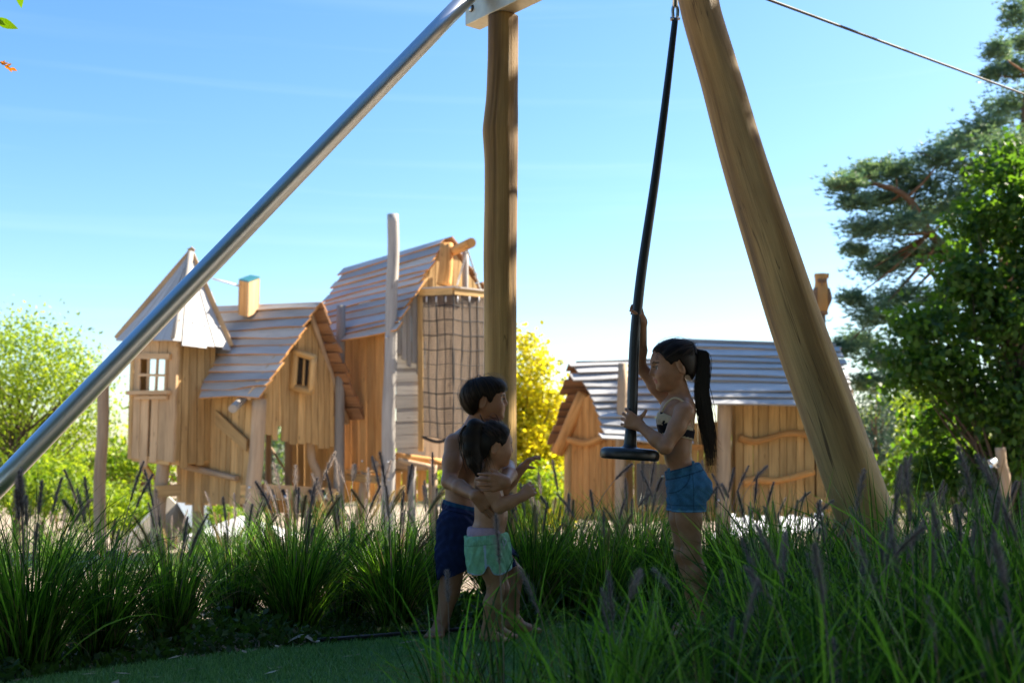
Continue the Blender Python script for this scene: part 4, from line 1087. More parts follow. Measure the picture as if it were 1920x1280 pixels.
def leaf_quads(C, size, rs, droop=0.3, aspect=0.45, cols=None):
    """C (n,3) leaf positions -> verts, faces, colours of folded leaves"""
    n = len(C)
    d = rs.normal(0, 1, (n, 3)); d[:, 2] -= droop; d /= np.linalg.norm(d, axis=1)[:, None]
    r = rs.normal(0, 1, (n, 3)); s = np.cross(d, r); s /= np.linalg.norm(s, axis=1)[:, None] + 1e-9
    u = np.cross(s, d)
    L = (size * rs.uniform(0.6, 1.35, n))[:, None]
    w = L * aspect
    b = C; tip = C + d * L
    m = C + d * L * 0.45
    l = m + s * w * 0.5 + u * L * 0.08; r_ = m - s * w * 0.5 + u * L * 0.08
    V = np.stack([b, r_, tip, l], 1).reshape(-1, 3)
    F = np.arange(n * 4).reshape(-1, 4)
    cc = np.repeat(cols, 4)
    return V, F, np.repeat(cc[:, None], 3, 1)

def ellip_pts(rs, n, c, r, shell=0.35):
    d = rs.normal(0, 1, (n, 3)); d /= np.linalg.norm(d, axis=1)[:, None]
    q = rs.uniform(shell, 1.0, n) ** 0.6
    return np.array(c) + d * q[:, None] * np.array(r)

def limbs_mesh(name, paths):
    V = []; F = []; UV = []
    for pts, rad in paths:
        m_ = tube_mesh('x', pts, rad, 7, 4, 0.06, rng.randint(0, 9999))
        off = len(V); V += [v.co.copy() for v in m_.vertices]
        F += [tuple(off + k for k in pl.vertices) for pl in m_.polygons]
        UV += [tuple(x.uv) for x in m_.uv_layers[0].data]
        bpy.data.meshes.remove(m_)
    return mesh_np(name, V, F, True, UV)

def tree(name, label, cat, base, lobes, ncl, per, size, crad, leafm, barkm='bark', trunk_r=0.15, fork=0.35, seed=0, droop=0.3, aspect=0.45, group=None, limb_every=5, shell=0.35, trunk_pts=None, flat=0.8):
    rs = np.random.RandomState(seed)
    base = Vector(base)
    t = empty(name, base, label, cat, group)
    vol = np.array([l[1][0] * l[1][1] * l[1][2] for l in lobes]) ** 0.75; vol /= vol.sum()
    cl = []
    for (c, r), f in zip(lobes, vol):
        cl.append(ellip_pts(rs, max(3, int(ncl * f)), c, r, shell))
    cl = np.concatenate(cl)
    top = cl[:, 2].max(); cen = cl.mean(0)
    # trunk and limbs
    tp = trunk_pts or [base - Vector((0, 0, 0.1)), lerp(base, Vector(cen), 0.5) + Vector((rs.normal(0, .1), rs.normal(0, .1), 0)), Vector((cen[0], cen[1], lerp(cen[2], top, 0.4)))]
    paths = [(tp, [trunk_r, trunk_r * 0.7, trunk_r * 0.2])]
    tpc = catmull(tp, 8)
    for i in range(0, len(cl), limb_every):
        e = Vector(cl[i])
        j = [k for k in range(len(tpc)) if tpc[k].z < e.z - 0.15 * (top - base.z)] or [1]
        s = tpc[max(1, int(len(j) * rs.uniform(0.6, 1.0)) - 1)] if len(j) > 1 else tpc[1]
        m_ = lerp(s, e, 0.5) + Vector((rs.normal(0, .08), rs.normal(0, .08), -0.06)) * (e - s).length
        rr = trunk_r * rs.uniform(0.16, 0.34)
        paths.append(([s, m_, e], [rr, rr * 0.5, rr * 0.12]))
    link('trunk', limbs_mesh('trunk', paths), M[barkm], t)
    ccol = np.clip(rs.normal(0.5, 0.22, len(cl)), 0, 1)
    idx = np.repeat(np.arange(len(cl)), per)
    C = cl[idx] + rs.normal(0, 1, (len(idx), 3)) * crad * np.array([1, 1, flat])
    cols = np.clip(ccol[idx] + rs.normal(0, 0.18, len(idx)), 0, 1)
    V, F, cc = leaf_quads(C, size, rs, droop, aspect, cols)
    o = link('crown', mesh_np('crown', V, F, False, None, cc), M[leafm], t); o['kind'] = 'stuff'
    return t

def pxl(x, y, Y, rx, ry=None, rd=None):
    """lobe centred on a pixel, radii in pixels at that depth"""
    k = Y / FPX; ry = ry or rx
    return (tuple(P(x, y, Y)), (rx * k, (rd or rx) * k, ry * k))

def gbase(px, Y, dx=0):
    q = P(px, 900, Y); return Vector((q.x + dx, q.y, ground_z(q.x, q.y)))

def build_trees():
    tree('honey_locust', 'airy lime green tree behind the steel pipe at far left', 'tree', gbase(40, 27),
         [pxl(60, 680, 27, 110, 95), pxl(130, 720, 26.5, 75, 80), pxl(20, 800, 27.5, 95, 80), pxl(150, 800, 27, 60, 60), pxl(-60, 720, 28, 90, 120)],
         250, 58, 0.11, 0.30, 'leaf_lime', trunk_r=0.14, seed=3, aspect=0.5, limb_every=4, shell=0.2)
    tree('shrub', 'bright green shrub under the airy tree at far left', 'shrub', gbase(70, 25),
         [pxl(40, 905, 25, 90, 45), pxl(120, 925, 25, 70, 40), pxl(180, 950, 24.5, 60, 35)], 130, 70, 0.10, 0.2, 'leaf_bright', trunk_r=0.05, seed=4, group='shrubs behind the play village')
    tree('shrub', 'yellow green shrub between the lone post and the tower', 'shrub', gbase(245, 26),
         [pxl(235, 960, 26, 70, 38), pxl(262, 865, 27, 45, 25), pxl(215, 880, 27, 30, 28)], 110, 60, 0.11, 0.2, 'leaf_bright', trunk_r=0.05, seed=5, group='shrubs behind the play village')
    tree('copper_shrub', 'dark copper leaved shrub behind the tower post', 'shrub', gbase(255, 30),
         [pxl(255, 905, 30, 50, 45), pxl(215, 880, 31, 35, 40)], 70, 60, 0.11, 0.22, 'leaf_red', trunk_r=0.05, seed=6, group='shrubs behind the play village')
    tree('shrub', 'round green shrub below the floor of the middle playhouse', 'shrub', gbase(415, 25.5),
         [pxl(415, 975, 25.5, 48, 34), pxl(380, 985, 26, 40, 25)], 70, 70, 0.10, 0.16, 'leaf_bright', trunk_r=0.05, seed=7, group='shrubs behind the play village')
    tree('conifer', 'dark blue green conifer seen through the open porch', 'tree', gbase(520, 33),
         [pxl(515, 850, 33, 45, 90)], 90, 60, 0.10, 0.25, 'leaf_blue', trunk_r=0.1, seed=8, aspect=0.2)
    tree('maple', 'golden yellow tree glowing between the upright log and right playhouse', 'tree', gbase(985, 27),
         [pxl(990, 700, 27, 42, 75), pxl(1000, 790, 27, 62, 80), pxl(985, 880, 27, 70, 70), pxl(1040, 850, 27.5, 45, 90), pxl(940, 850, 27, 60, 110), pxl(1000, 950, 26.5, 80, 40)],
         330, 60, 0.12, 0.2, 'leaf_yellow', trunk_r=0.12, seed=9, aspect=0.7)
    tree('maple', 'low green bush at the foot of the golden tree', 'shrub', gbase(1015, 26),
         [pxl(1015, 930, 25.6, 45, 55), pxl(960, 940, 25.6, 60, 40)], 90, 60, 0.11, 0.16, 'leaf_bright', trunk_r=0.05, seed=10, group='shrubs behind the play village')
    tree('broadleaf_tree', 'dense dark leafy tree filling the right edge', 'tree', gbase(1880, 18.5),
         [pxl(1745, 610, 18.6, 62, 48), pxl(1700, 690, 18.3, 60, 42), pxl(1800, 520, 18.8, 66, 60), pxl(1790, 690, 18.4, 75, 55), pxl(1850, 420, 19.2, 70, 55), pxl(1900, 320, 19.5, 70, 60), pxl(1870, 590, 18.7, 85, 80), pxl(1900, 760, 18.4, 95, 75), pxl(1790, 800, 19.2, 70, 45), pxl(1760, 900, 19.6, 85, 55), pxl(1860, 900, 19.0, 80, 70), pxl(1940, 900, 18.5, 80, 110), pxl(1965, 470, 19, 90, 170), pxl(1990, 690, 19, 90, 150), pxl(2080, 650, 19, 120, 300)],
         560, 62, 0.135, 0.19, 'leaf_dark', trunk_r=0.2, seed=12, aspect=0.65, shell=0.1)
    tree('shrub', 'sunlit yellow green bush low among the dark right trees', 'shrub', gbase(1745, 27),
         [pxl(1740, 770, 27, 55, 45), pxl(1765, 840, 27, 60, 60), pxl(1725, 900, 27, 60, 60)], 130, 60, 0.12, 0.2, 'leaf_bright', trunk_r=0.06, seed=13, group='shrubs behind the play village')
    for i, (x, y, Y, rx, ry, lb) in enumerate([(1635, 800, 46, 60, 95, 'hazy blue green pine beside the leaning log'), (1700, 790, 50, 55, 105, 'hazy blue green pine behind the yellow bush'), (1600, 850, 52, 50, 70, 'small distant pine behind the corrugated roof'), (1790, 800, 55, 80, 110, 'distant pine hidden behind the dark leafy tree')]):
        tree('pine_tree', lb, 'tree', gbase(x, Y), [pxl(x, y, Y, rx, ry), pxl(x + 12, y + 70, Y, rx * .9, ry * .6)], 120, 60, 0.2, 0.45, 'leaf_blue', 'pine_bark', trunk_r=0.16, seed=20 + i, aspect=0.22, group='distant pines', trunk_pts=None)
    # far wood along the horizon
    rs = np.random.RandomState(77); n = 42000
    x = rs.uniform(-75, 75, n); top = 2.2 + 1.3 * np.sin(x * 0.31) + 1.0 * np.sin(x * 0.83 + 1) + 0.6 * np.sin(x * 2.1)
    C = np.stack([x, 72 + rs.uniform(-6, 6, n), -2.2 + (np.maximum(top, 0.6) + 2.2) * rs.rand(n) ** 0.6], 1)
    V, F, cc = leaf_quads(C, 0.5, rs, 0.2, 0.6, np.clip(rs.normal(.5, .25, n), 0, 1))
    tag(link('far_wood', mesh_np('far_wood', V, F, False, None, cc), M['leaf_bright']), 'low distant wood along the horizon', 'wood', kind='stuff')
    # tall pine at the right
    base = gbase(1880, 23.5)
    t = empty('pine_tree', base, 'tall airy pine with long left reaching limb at the right', 'tree')
    Y = 23.5
    pads = [(1585, 345, 42, 16), (1625, 325, 40, 18), (1680, 318, 48, 20), (1600, 380, 30, 14), (1655, 375, 48, 20), (1625, 430, 40, 20), (1690, 420, 50, 24), (1605, 470, 26, 12), (1650, 500, 45, 22), (1720, 350, 45, 24), (1765, 300, 48, 26), (1740, 400, 50, 24),
            (1800, 270, 46, 24), (1830, 330, 55, 30), (1795, 380, 50, 30), (1850, 240, 42, 24), (1890, 200, 50, 28), (1885, 280, 55, 34), (1905, 30, 30, 30), (1870, 95, 24, 20), (1905, 130, 34, 22), (1860, 140, 20, 14), (1925, 80, 30, 20),
            (1640, 590, 45, 24), (1690, 560, 50, 26), (1610, 640, 36, 20), (1660, 670, 55, 28), (1720, 620, 50, 28), (1630, 720, 40, 16), (1580, 655, 22, 14), (1700, 480, 45, 24), (1760, 470, 55, 32), (1720, 700, 50, 24), (1600, 560, 26, 14), (1770, 560, 50, 30), (1850, 420, 60, 40)]
    rs = np.random.RandomState(41)
    trunk = [base, P(1895, 700, Y + .3), P(1890, 450, Y + .2), P(1925, 230, Y), P(1940, 0, Y), P(1950, -120, Y)]
    paths = [(trunk, [0.26, 0.22, 0.18, 0.13, 0.08, 0.03])]
    tcat = catmull(trunk, 8)
    limb = [P(1860, 560, Y), P(1745, 438, Y - .4), P(1700, 370, Y - .5), P(1640, 345, Y - .6), P(1580, 340, Y - .7)]
    paths.append((limb, [0.12, 0.09, 0.065, 0.04, 0.015]))
    paths.append(([P(1800, 495, Y - .2), P(1765, 640, Y - .4), P(1650, 660, Y - .5)], [0.07, 0.05, 0.015]))
    paths.append(([P(1745, 438, Y - .4), P(1690, 470, Y - .4), P(1640, 500, Y - .6)], [0.045, 0.03, 0.012]))
    TC = []
    for (x, y, rx, ry) in pads:
        yd = Y + rs.uniform(-1.2, 0.8)
        c = P(x, y, yd); k = yd / FPX
        src = min(tcat + catmull(limb, 6), key=lambda q: (q - c).length + (0.5 if q.z > c.z else 0))
        paths.append(([src, lerp(src, c, .5) - Vector((0, 0, .06)), c], [0.035, 0.022, 0.008]))
        m = int(9.5 * rx)
        q = np.array(c) + rs.normal(0, 0.52, (m, 3)) * np.array([rx * k, rx * k, ry * k])
        TC.append(q)
        for _ in range(4):
            w = Vector(q[rs.randint(m)]); paths.append(([c, lerp(c, w, .5), w], [0.012, 0.008, 0.004]))
    TC = np.concatenate(TC); m = len(TC)
    link('trunk', limbs_mesh('trunk', paths), M['pine_bark'], t)
    kk = 9
    C = np.repeat(TC, kk, 0)
    dd = rs.normal(0, 1, (m * kk, 3)); dd[:, 2] = np.abs(dd[:, 2]) * 0.7; dd /= np.linalg.norm(dd, axis=1)[:, None]
    s = np.cross(dd, rs.normal(0, 1, (m * kk, 3))); s /= np.linalg.norm(s, axis=1)[:, None]
    Ln = rs.uniform(0.07, 0.16, m * kk)[:, None]
    V = np.stack([C - s * 0.011, C + s * 0.011, C + dd * Ln], 1).reshape(-1, 3)
    cc = np.repeat(np.clip(np.repeat(rs.normal(.5, .25, m), kk) + rs.normal(0, .1, m * kk), 0, 1), 3)
    o = link('crown', mesh_np('crown', V, np.arange(m * kk * 3).reshape(-1, 3), False, None, np.repeat(cc[:, None], 3, 1)), M['needle'], t); o['kind'] = 'stuff'
    # trees around the photographer: they shade the foreground
    for i, (bx, by, lob, lb, cnt) in enumerate([
            (8.6, 5.0, [((8.0, 5.6, 6.3), (3.6, 3.2, 3.4)), ((7.4, 3.6, 5.0), (3.0, 2.4, 2.4)), ((9.5, 7.2, 8.0), (3.2, 2.8, 2.6))], 'spreading leafy tree right of the cable ride, shading the children', 820),
            (7.5, 0.5, [((6.8, 1.2, 5.6), (3.2, 3.0, 3.0)), ((9.5, 2.5, 8.0), (3.0, 3.0, 2.5))], 'leafy tree beside the viewer on the right', 520),
            (-3.5, -5.0, [((-3.0, -4.6, 5.6), (4.2, 3.0, 3.4)), ((1.5, -5.5, 6.0), (3.6, 2.8, 3.4)), ((0.6, -0.2, 5.4), (4.4, 2.4, 1.6))], 'leafy tree behind the viewer with branches overhead', 760),  # overhead lobe added to block sky light on the foreground
            (3.5, -4.0, [((3.5, -3.6, 4.2), (4.0, 2.2, 3.6)), ((7.0, -3.0, 5.0), (3.0, 2.5, 3.5))], 'unseen leafy tree added behind the viewer to the right', 560),  # out of view, added to darken the ambient light from behind
            (-8.5, -1.5, [((-8.0, -1.5, 4.2), (3.0, 3.2, 3.6))], 'unseen leafy tree added behind the viewer to the left', 420),  # also unseen, added to cut sky light from the left
            (11.5, 14.0, [((11.5, 14.0, 6.0), (2.3, 2.3, 2.6)), ((12.6, 16.0, 7.0), (2.0, 2.4, 2.2))], 'leafy tree standing right of the play village', 110)]):
        tree('shade_tree', lb, 'tree', (bx, by, ground_z(bx, by)), lob, cnt, 42, 0.26, 0.42, 'leaf_shade', trunk_r=0.24, seed=60 + i, aspect=0.6, group='shade trees outside the view', limb_every=14, shell=0.15)
    # twig tips dipping into the picture at upper left
    def twig(label, start, tip, leaves, mat, size):
        o = empty('leafy_twig', start, label, 'twig')
        tube('stem', o, M['bark'], [start, lerp(start, tip, .5) + Vector((0, 0, .01)), tip], [0.004, 0.003, 0.0012], 6, 4)
        rs = np.random.RandomState(int(size * 1e4))
        for (f, ang, sc) in leaves:
            c = lerp(start, tip, f); d = Vector((math.cos(ang), rs.uniform(-.3, .3), math.sin(ang))).normalized()
            s_ = d.cross(Vector((0, -1, rs.uniform(-.5, .5)))).normalized(); up = s_.cross(d)
            A, B = [], []
            for k in range(6):
                u = k / 5; w = math.sin(math.pi * (0.04 + 0.94 * u ** 0.8)) * size * sc * 0.24
                p = c + d * size * sc * u - up * 0.25 * size * u * u
                A.append(p + s_ * w); B.append(p - s_ * w)
            strip('leaf', o, mat, A, B, up if up.y < 0 else -up, 0.0006)
    gm = leaf_mat('green_leaf_tip', (0.30, 0.42, 0.05), (0.3, 0.4, 0.05), 0.6, (1.6, 1.6, .6))
    om = leaf_mat('autumn_leaf', (0.75, 0.46, 0.06), (0.75, 0.45, 0.06), 0.6, (1.3, 1.2, .8))
    pm = plain_mat('reddish_leaf', (0.45, 0.20, 0.12), 0.5, noise=0.4, nscale=60)
    Y = 5.5
    twig('green leaf tip hanging at the top edge near the corner', P(28, -60, Y), P(36, -20, Y), [(1.0, -1.5, 1.0)], gm, 0.09)
    twig('thin green leaves poking in below the upper left corner', P(-60, 20, Y), P(-8, 36, Y), [(1.0, -0.42, 1.0), (0.93, -0.55, 0.6)], gm, 0.105)
    twig('yellow and reddish autumn leaf cluster at the left edge', P(-60, 95, Y), P(20, 128, Y), [(0.78, 0.3, 1.0), (0.8, 1.2, 0.8), (0.86, -0.6, 0.9), (0.9, 0.5, .8), (0.95, -1.0, .8), (1.0, -0.4, 1.0), (0.84, 2.2, .8)], om, 0.034)

build_trees()
# ------------------------------------------------------------------ fountain grass
M['blade'] = leaf_mat('grass_blade', (0.009, 0.038, 0.010), (0.20, 0.38, 0.055), 0.54, (1.5, 1.7, 0.5), 0.38)
M['blade_dry'] = leaf_mat('dry_grass_blade', (0.16, 0.12, 0.06), (0.34, 0.27, 0.15), 0.35, (1.2, 1.1, 0.8), 0.6)
M['plume'] = leaf_mat('dark_plume_bristle', (0.10, 0.088, 0.085), (0.42, 0.37, 0.35), 0.55, (1.5, 1.4, 1.3), 0.6)
M['plume_backlit'] = leaf_mat('backlit_plume_bristle', (0.20, 0.15, 0.09), (0.46, 0.38, 0.24), 0.5, (1.5, 1.4, 1.0), 0.6)  # backlight put into the colour: straw tone for plumes lit from behind
M['cover'] = leaf_mat('ground_cover_leaf', (0.015, 0.045, 0.010), (0.06, 0.12, 0.02), 0.4, (1.7, 1.8, 0.5))

def blades_mesh(seed, n, hmin, hmax, spread, width, dry=False):
    rs = np.random.RandomState(seed); seg = 6
    an = rs.uniform(0, 2 * np.pi, n); rb = np.sqrt(rs.rand(n)) * 0.075
    b = np.stack([np.cos(an) * rb, np.sin(an) * rb, np.zeros(n) - 0.02], 1)
    ln = rs.uniform(hmin, hmax, n)
    da = an + rs.normal(0, 0.6, n)
    lean = np.abs(rs.normal(0, spread, n)) + 0.06
    arch = rs.uniform(0.25, 1.45, n) ** 1.5 * (1.05 if not dry else 1.6)
    V = np.zeros((n, seg + 1, 2, 3)); p = b.copy(); ang = lean * 0.5
    side = np.stack([-np.sin(da), np.cos(da), np.zeros(n)], 1)
    tw = rs.normal(0, 0.7, n)
    for k in range(seg + 1):
        u = k / seg
        w = width * rs.uniform(0.7, 1.3, n) * np.where(u < 0.15, 0.7 + 2 * u, 1.0) * (1 - u ** 2.2) + 0.0004
        d = np.stack([np.cos(da) * np.sin(ang), np.sin(da) * np.sin(ang), np.cos(ang)], 1)
        nrm = np.cross(d, side)
        s2 = side * np.cos(tw + u * 0.6)[:, None] + nrm * np.sin(tw + u * 0.6)[:, None]
        V[:, k, 0] = p - s2 * w[:, None] * 0.5; V[:, k, 1] = p + s2 * w[:, None] * 0.5
        p = p + d * (ln / seg)[:, None]; ang = ang + arch / seg * (0.4 + 1.4 * u)
    base = np.arange(n)[:, None, None] * (seg + 1) * 2 + np.arange(seg)[None, :, None] * 2
    F = (base + np.array([0, 1, 3, 2])[None, None, :]).reshape(-1, 4)
    c = np.repeat(rs.rand(n) ** 2.0, (seg + 1) * 2)
    return mesh_np('blades', V.reshape(-1, 3), F, False, None, np.repeat(c[:, None], 3, 1))

def plume_mesh(seed, ht, lean, pale):
    """a stalk with a bristly bottle-brush spike, one mesh, local to the clump base"""
    rs = np.random.RandomState(seed)
    sl = rs.uniform(0.10, 0.15)
    pts = []; a = 0.03; p = Vector((0.02, 0, 0))
    n = 12
    for k in range(n + 1):
        pts.append(p.copy()); a += lean / n * (0.4 + 1.2 * k / n); p = p + Vector((math.sin(a), 0, math.cos(a))) * (ht / n)
    tm = tube_mesh('x', pts, [0.0016, 0.0012], 4, 1)
    V = [np.array([v.co for v in tm.vertices])]; F3 = []
    quads = [tuple(pl.vertices) for pl in tm.polygons if len(pl.vertices) == 4]
    nb = len(V[0]); tris = [(q[0], q[1], q[2]) for q in quads] + [(q[0], q[2], q[3]) for q in quads]
    bpy.data.meshes.remove(tm)
    P0 = np.array([tuple(q) for q in pts]); L = np.linspace(0, ht, n + 1)
    m = 760
    s = ht - sl + sl * rs.rand(m)
    C = np.stack([np.interp(s, L, P0[:, i]) for i in range(3)], 1)
    ax = np.array(pts[-1] - pts[-3]); ax /= np.linalg.norm(ax)
    d = rs.normal(0, 1, (m, 3)); d -= ax * (d @ ax)[:, None]; d /= np.linalg.norm(d, axis=1)[:, None]
    u = (s - (ht - sl)) / sl
    env = np.sin(np.pi * np.clip(0.08 + 0.90 * u, 0, 1)) ** 0.6
    ln = (0.008 + 0.016 * rs.rand(m)) * env + 0.003
    tip = C + d * ln[:, None] + ax * (ln * rs.uniform(0.5, 1.1, m))[:, None]
    sd = np.cross(d, ax) * (0.0005 + 0.0005 * (rs.rand(m) < 0.3))[:, None]
    # seed bodies close to the axis
    mb = 70; s2 = ht - sl + sl * rs.rand(mb); C2 = np.stack([np.interp(s2, L, P0[:, i]) for i in range(3)], 1)
    d2 = rs.normal(0, 1, (mb, 3)); d2 -= ax * (d2 @ ax)[:, None]; d2 /= np.linalg.norm(d2, axis=1)[:, None]
    t2 = C2 + d2 * 0.006 + ax * 0.006; sd2 = np.cross(d2, ax) * 0.0022
    T = np.concatenate([np.stack([C - sd, C + sd, tip], 1), np.stack([C2 - sd2, C2 + sd2, t2], 1)]).reshape(-1, 3)
    V.append(T); F = np.concatenate([np.array(tris), nb + np.arange(len(T)).reshape(-1, 3)])
    col_ = np.concatenate([np.full(nb, 0.75), np.repeat(np.clip(rs.normal(0.4, 0.25, m), 0, 1), 3), np.repeat(np.clip(rs.normal(0.25, 0.2, mb), 0, 1), 3)])
    me = mesh_np('flower_spike', np.concatenate(V), F, False, None, np.repeat(col_[:, None], 3, 1))
    me.materials.append(M['plume_backlit'] if pale else M['plume'])
    return me

def build_grass():
    bl = [blades_mesh(100 + i, 300, 0.24, 0.66, 0.52, 0.0055) for i in range(6)]
    bn = [blades_mesh(130 + i, 115, 0.32, 0.78, 0.55, 0.009) for i in range(5)]
    bs = [blades_mesh(170 + i, 46, 0.30, 0.70, 0.55, 0.0075) for i in range(3)]
    dr = [blades_mesh(150 + i, 46, 0.25, 0.55, 0.7, 0.0028, True) for i in range(4)]
    for m_ in bl + bn + bs: m_.materials.append(M['blade'])
    for m_ in dr: m_.materials.append(M['blade_dry'])
    pd = [plume_mesh(200 + i, rng.uniform(0.50, 0.74), rng.uniform(0.1, 0.95), False) for i in range(10)]
    pp = [plume_mesh(230 + i, rng.uniform(0.44, 0.62), rng.uniform(0.2, 0.9), True) for i in range(5)]
    def child(name, me, par, rz, sc, kind=None, tilt=0):
        o = bpy.data.objects.new(name, me); col.objects.link(o); o.parent = par
        o.rotation_euler = (0, tilt, rz); o.scale = (sc, sc, sc)
        if kind: o['kind'] = kind
        return o
    def clump(px, Y, label, group, ht=1.0, nplume=7, npale=0, near=False, i=0, lean_to=None, sparse=False):
        X = (px - 960) / FPX * Y
        c = empty('fountain_grass', (X, Y, ground_z(X, Y)), label, 'grass clump', group); c['kind'] = 'thing'
        b = bs if sparse else (bn if near else bl)
        child('blades', b[rng.randrange(len(b))], c, rng.uniform(0, 6.28), ht * rng.uniform(0.92, 1.08), 'stuff')
        if not near: child('blades', b[rng.randrange(len(b))], c, rng.uniform(0, 6.28), ht * rng.uniform(0.7, 0.95), 'stuff')
        child('dry_blades', dr[rng.randrange(4)], c, rng.uniform(0, 6.28), ht * rng.uniform(0.9, 1.15), 'stuff')
        if not near: child('dry_blades', dr[rng.randrange(4)], c, rng.uniform(0, 6.28), ht * rng.uniform(0.6, 0.9), 'stuff')
        for k in range(nplume):
            child('flower_spike', pd[rng.randrange(10)], c, rng.uniform(0, 6.28) if lean_to is None else lean_to + rng.gauss(0, 0.9), ht * rng.uniform(0.85, 1.12))
        for k in range(npale):
            child('flower_spike', pp[rng.randrange(5)], c, rng.uniform(0, 6.28), ht * rng.uniform(0.85, 1.1))
    gl = 'fountain grass along the turf edge'
    left = [(70, 3.95, 'large fountain grass clump in the lower left corner', 1.12, 11, 0), (-40, 4.5, 'fountain grass clump cut by the left edge', 1.15, 8, 0), (205, 4.25, 'fountain grass clump below the lone pale post', 1.0, 8, 1),
            (330, 4.5, 'fountain grass clump in front of the tower post', 0.92, 7, 3), (450, 4.95, 'fountain grass clump in front of the white pavilion', 0.88, 6, 5), (560, 4.85, 'broad fountain grass clump beside the dry curled leaf', 1.0, 9, 4),
            (655, 5.25, 'fountain grass clump below the orange plank wall', 1.0, 9, 6), (745, 5.0, 'fountain grass clump left of the boy at the edging pipe', 0.98, 7, 5), (815, 5.55, 'fountain grass clump behind the boy', 1.02, 8, 5), (560, 5.7, 'fountain grass clump below the porch ropes', 1.0, 6, 5), (690, 5.9, 'fountain grass clump below the tall playhouse floor', 1.0, 6, 6)]
    for i, (x, Y, lb, ht, n1, n2) in enumerate(left): clump(x, Y, lb, gl, ht, n1, n2, i=i)
    ORD = ['first', 'second', 'third', 'fourth', 'fifth', 'sixth', 'seventh', 'eighth', 'ninth', 'tenth', 'eleventh', 'twelfth', 'thirteenth', 'fourteenth']
    back = [(940, 5.5), (1000, 5.25), (1065, 5.5), (1130, 5.2), (1200, 5.5), (1265, 5.3), (1335, 5.55), (1400, 5.2), (1465, 5.5), (1530, 5.2), (1590, 5.6), (1660, 5.3), (1725, 5.6), (1790, 5.25), (1860, 5.5), (1920, 5.2), (1030, 6.0), (1180, 6.0), (1420, 6.1), (1760, 6.2), (1890, 6.2)]
    rows = {}
    for (x, Y) in back: rows.setdefault('second' if Y >= 5.9 else 'first', []).append((x, Y))
    for rn, lst in rows.items():
        nr = 0; nl = 0
        for (x, Y) in sorted(lst):
            if x < 1160: nl += 1; lb = '%s fountain grass clump right of the upright log, %s bed row' % (ORD[nl - 1], rn)
            else: nr += 1; lb = '%s fountain grass clump from the girl rightwards, %s bed row behind her' % (ORD[nr - 1], rn)
            clump(x, Y, lb, 'fountain grass behind the children', rng.uniform(0.86, 1.02), 5, 2)
    near = [(850, 3.15, .84, 1), (950, 2.95, .80, 1), (1060, 3.0, .84, 2), (1165, 2.75, .78, 3), (1255, 3.0, .72, 2), (1345, 2.8, .76, 4), (1440, 3.05, .92, 6), (1530, 2.7, .9, 6), (1620, 3.0, .98, 7), (1710, 2.7, .98, 7), (1800, 3.0, 1.02, 8), (1890, 2.65, 1.0, 8), (1975, 2.9, 1.05, 8),
            (1340, 3.6, .66, 2), (1440, 3.65, .88, 4), (1560, 3.6, .92, 5), (1680, 3.7, .96, 6), (1800, 3.7, 1.0, 6), (1920, 3.6, 1.02, 7), (1120, 2.25, .74, 1), (1330, 2.2, .80, 2), (1560, 2.15, .86, 3), (1760, 2.2, .9, 4), (1930, 2.1, .92, 4), (1500, 4.3, .95, 5), (1640, 4.3, 1.0, 5), (1770, 4.4, 1.0, 5), (1900, 4.5, 1.0, 5), (1215, 3.55, .6, 1), (1420, 4.2, .85, 3)]
    rows = {}
    for q in near: rows.setdefault('frontmost' if q[1] < 2.5 else 'second' if q[1] < 3.3 else 'third' if q[1] < 4 else 'fourth', []).append(q)
    for rn, lst in rows.items():
        for i, (x, Y, ht, n1) in enumerate(sorted(lst, reverse=True)):
            sp = x < 1100
            lb = 'wispy blurred grass tuft in front of the %s' % ('boy' if x < 900 else 'toddler' if x < 1000 else 'turf beyond the toddler') if sp and rn == 'second' else \
                 '%s fountain grass clump from the lower right corner, %s foreground row' % (ORD[i], rn)
            clump(x, Y, lb, 'foreground fountain grass', ht, (n1 + 1) // 2, 0, near=True, sparse=sp)
    mid = [(330, 8.2), (520, 8.8), (640, 7.6), (120, 7.4), (230, 9.3), (-20, 8.6), (760, 8.4), (430, 7.2), (1010, 8.2), (1120, 7.5), (1480, 7.8), (1620, 8.4), (1740, 7.6), (1850, 8.6), (1330, 8.3)]
    for i, (x, Y) in enumerate(sorted(mid)):
        clump(x, Y, '%s small fountain grass clump from the left on the slope behind the bed' % (ORD[i] if i < 14 else 'last'), 'fountain grass on the slope', rng.uniform(0.75, 0.95), 4, 4)
    # low leafy ground cover between the clumps
    rs = np.random.RandomState(9); n = 26000
    ex = [a for a, b in TURF_EDGE]; ey = [b for a, b in TURF_EDGE]
    x = rs.uniform(-2.6, 3.4, n); y = np.interp(x, ex, ey) + 0.05 + rs.rand(n) ** 1.5 * 1.5
    z = np.array([ground_z(a, b) for a, b in zip(x, y)]) + rs.rand(n) ** 2 * 0.13 * (0.5 + 0.5 * np.sin(x * 5 + y * 3))
    V, F, cc = leaf_quads(np.stack([x, y, z], 1), 0.035, rs, -0.4, 0.5, np.clip(rs.normal(.45, .25, n), 0, 1))
    tag(link('ground_cover', mesh_np('ground_cover', V, F, False, None, cc), M['cover']), 'low leafy ground cover under the fountain grass', 'ground cover', kind='stuff')
build_grass()
from mathutils.bvhtree import BVHTree
BVH = {}
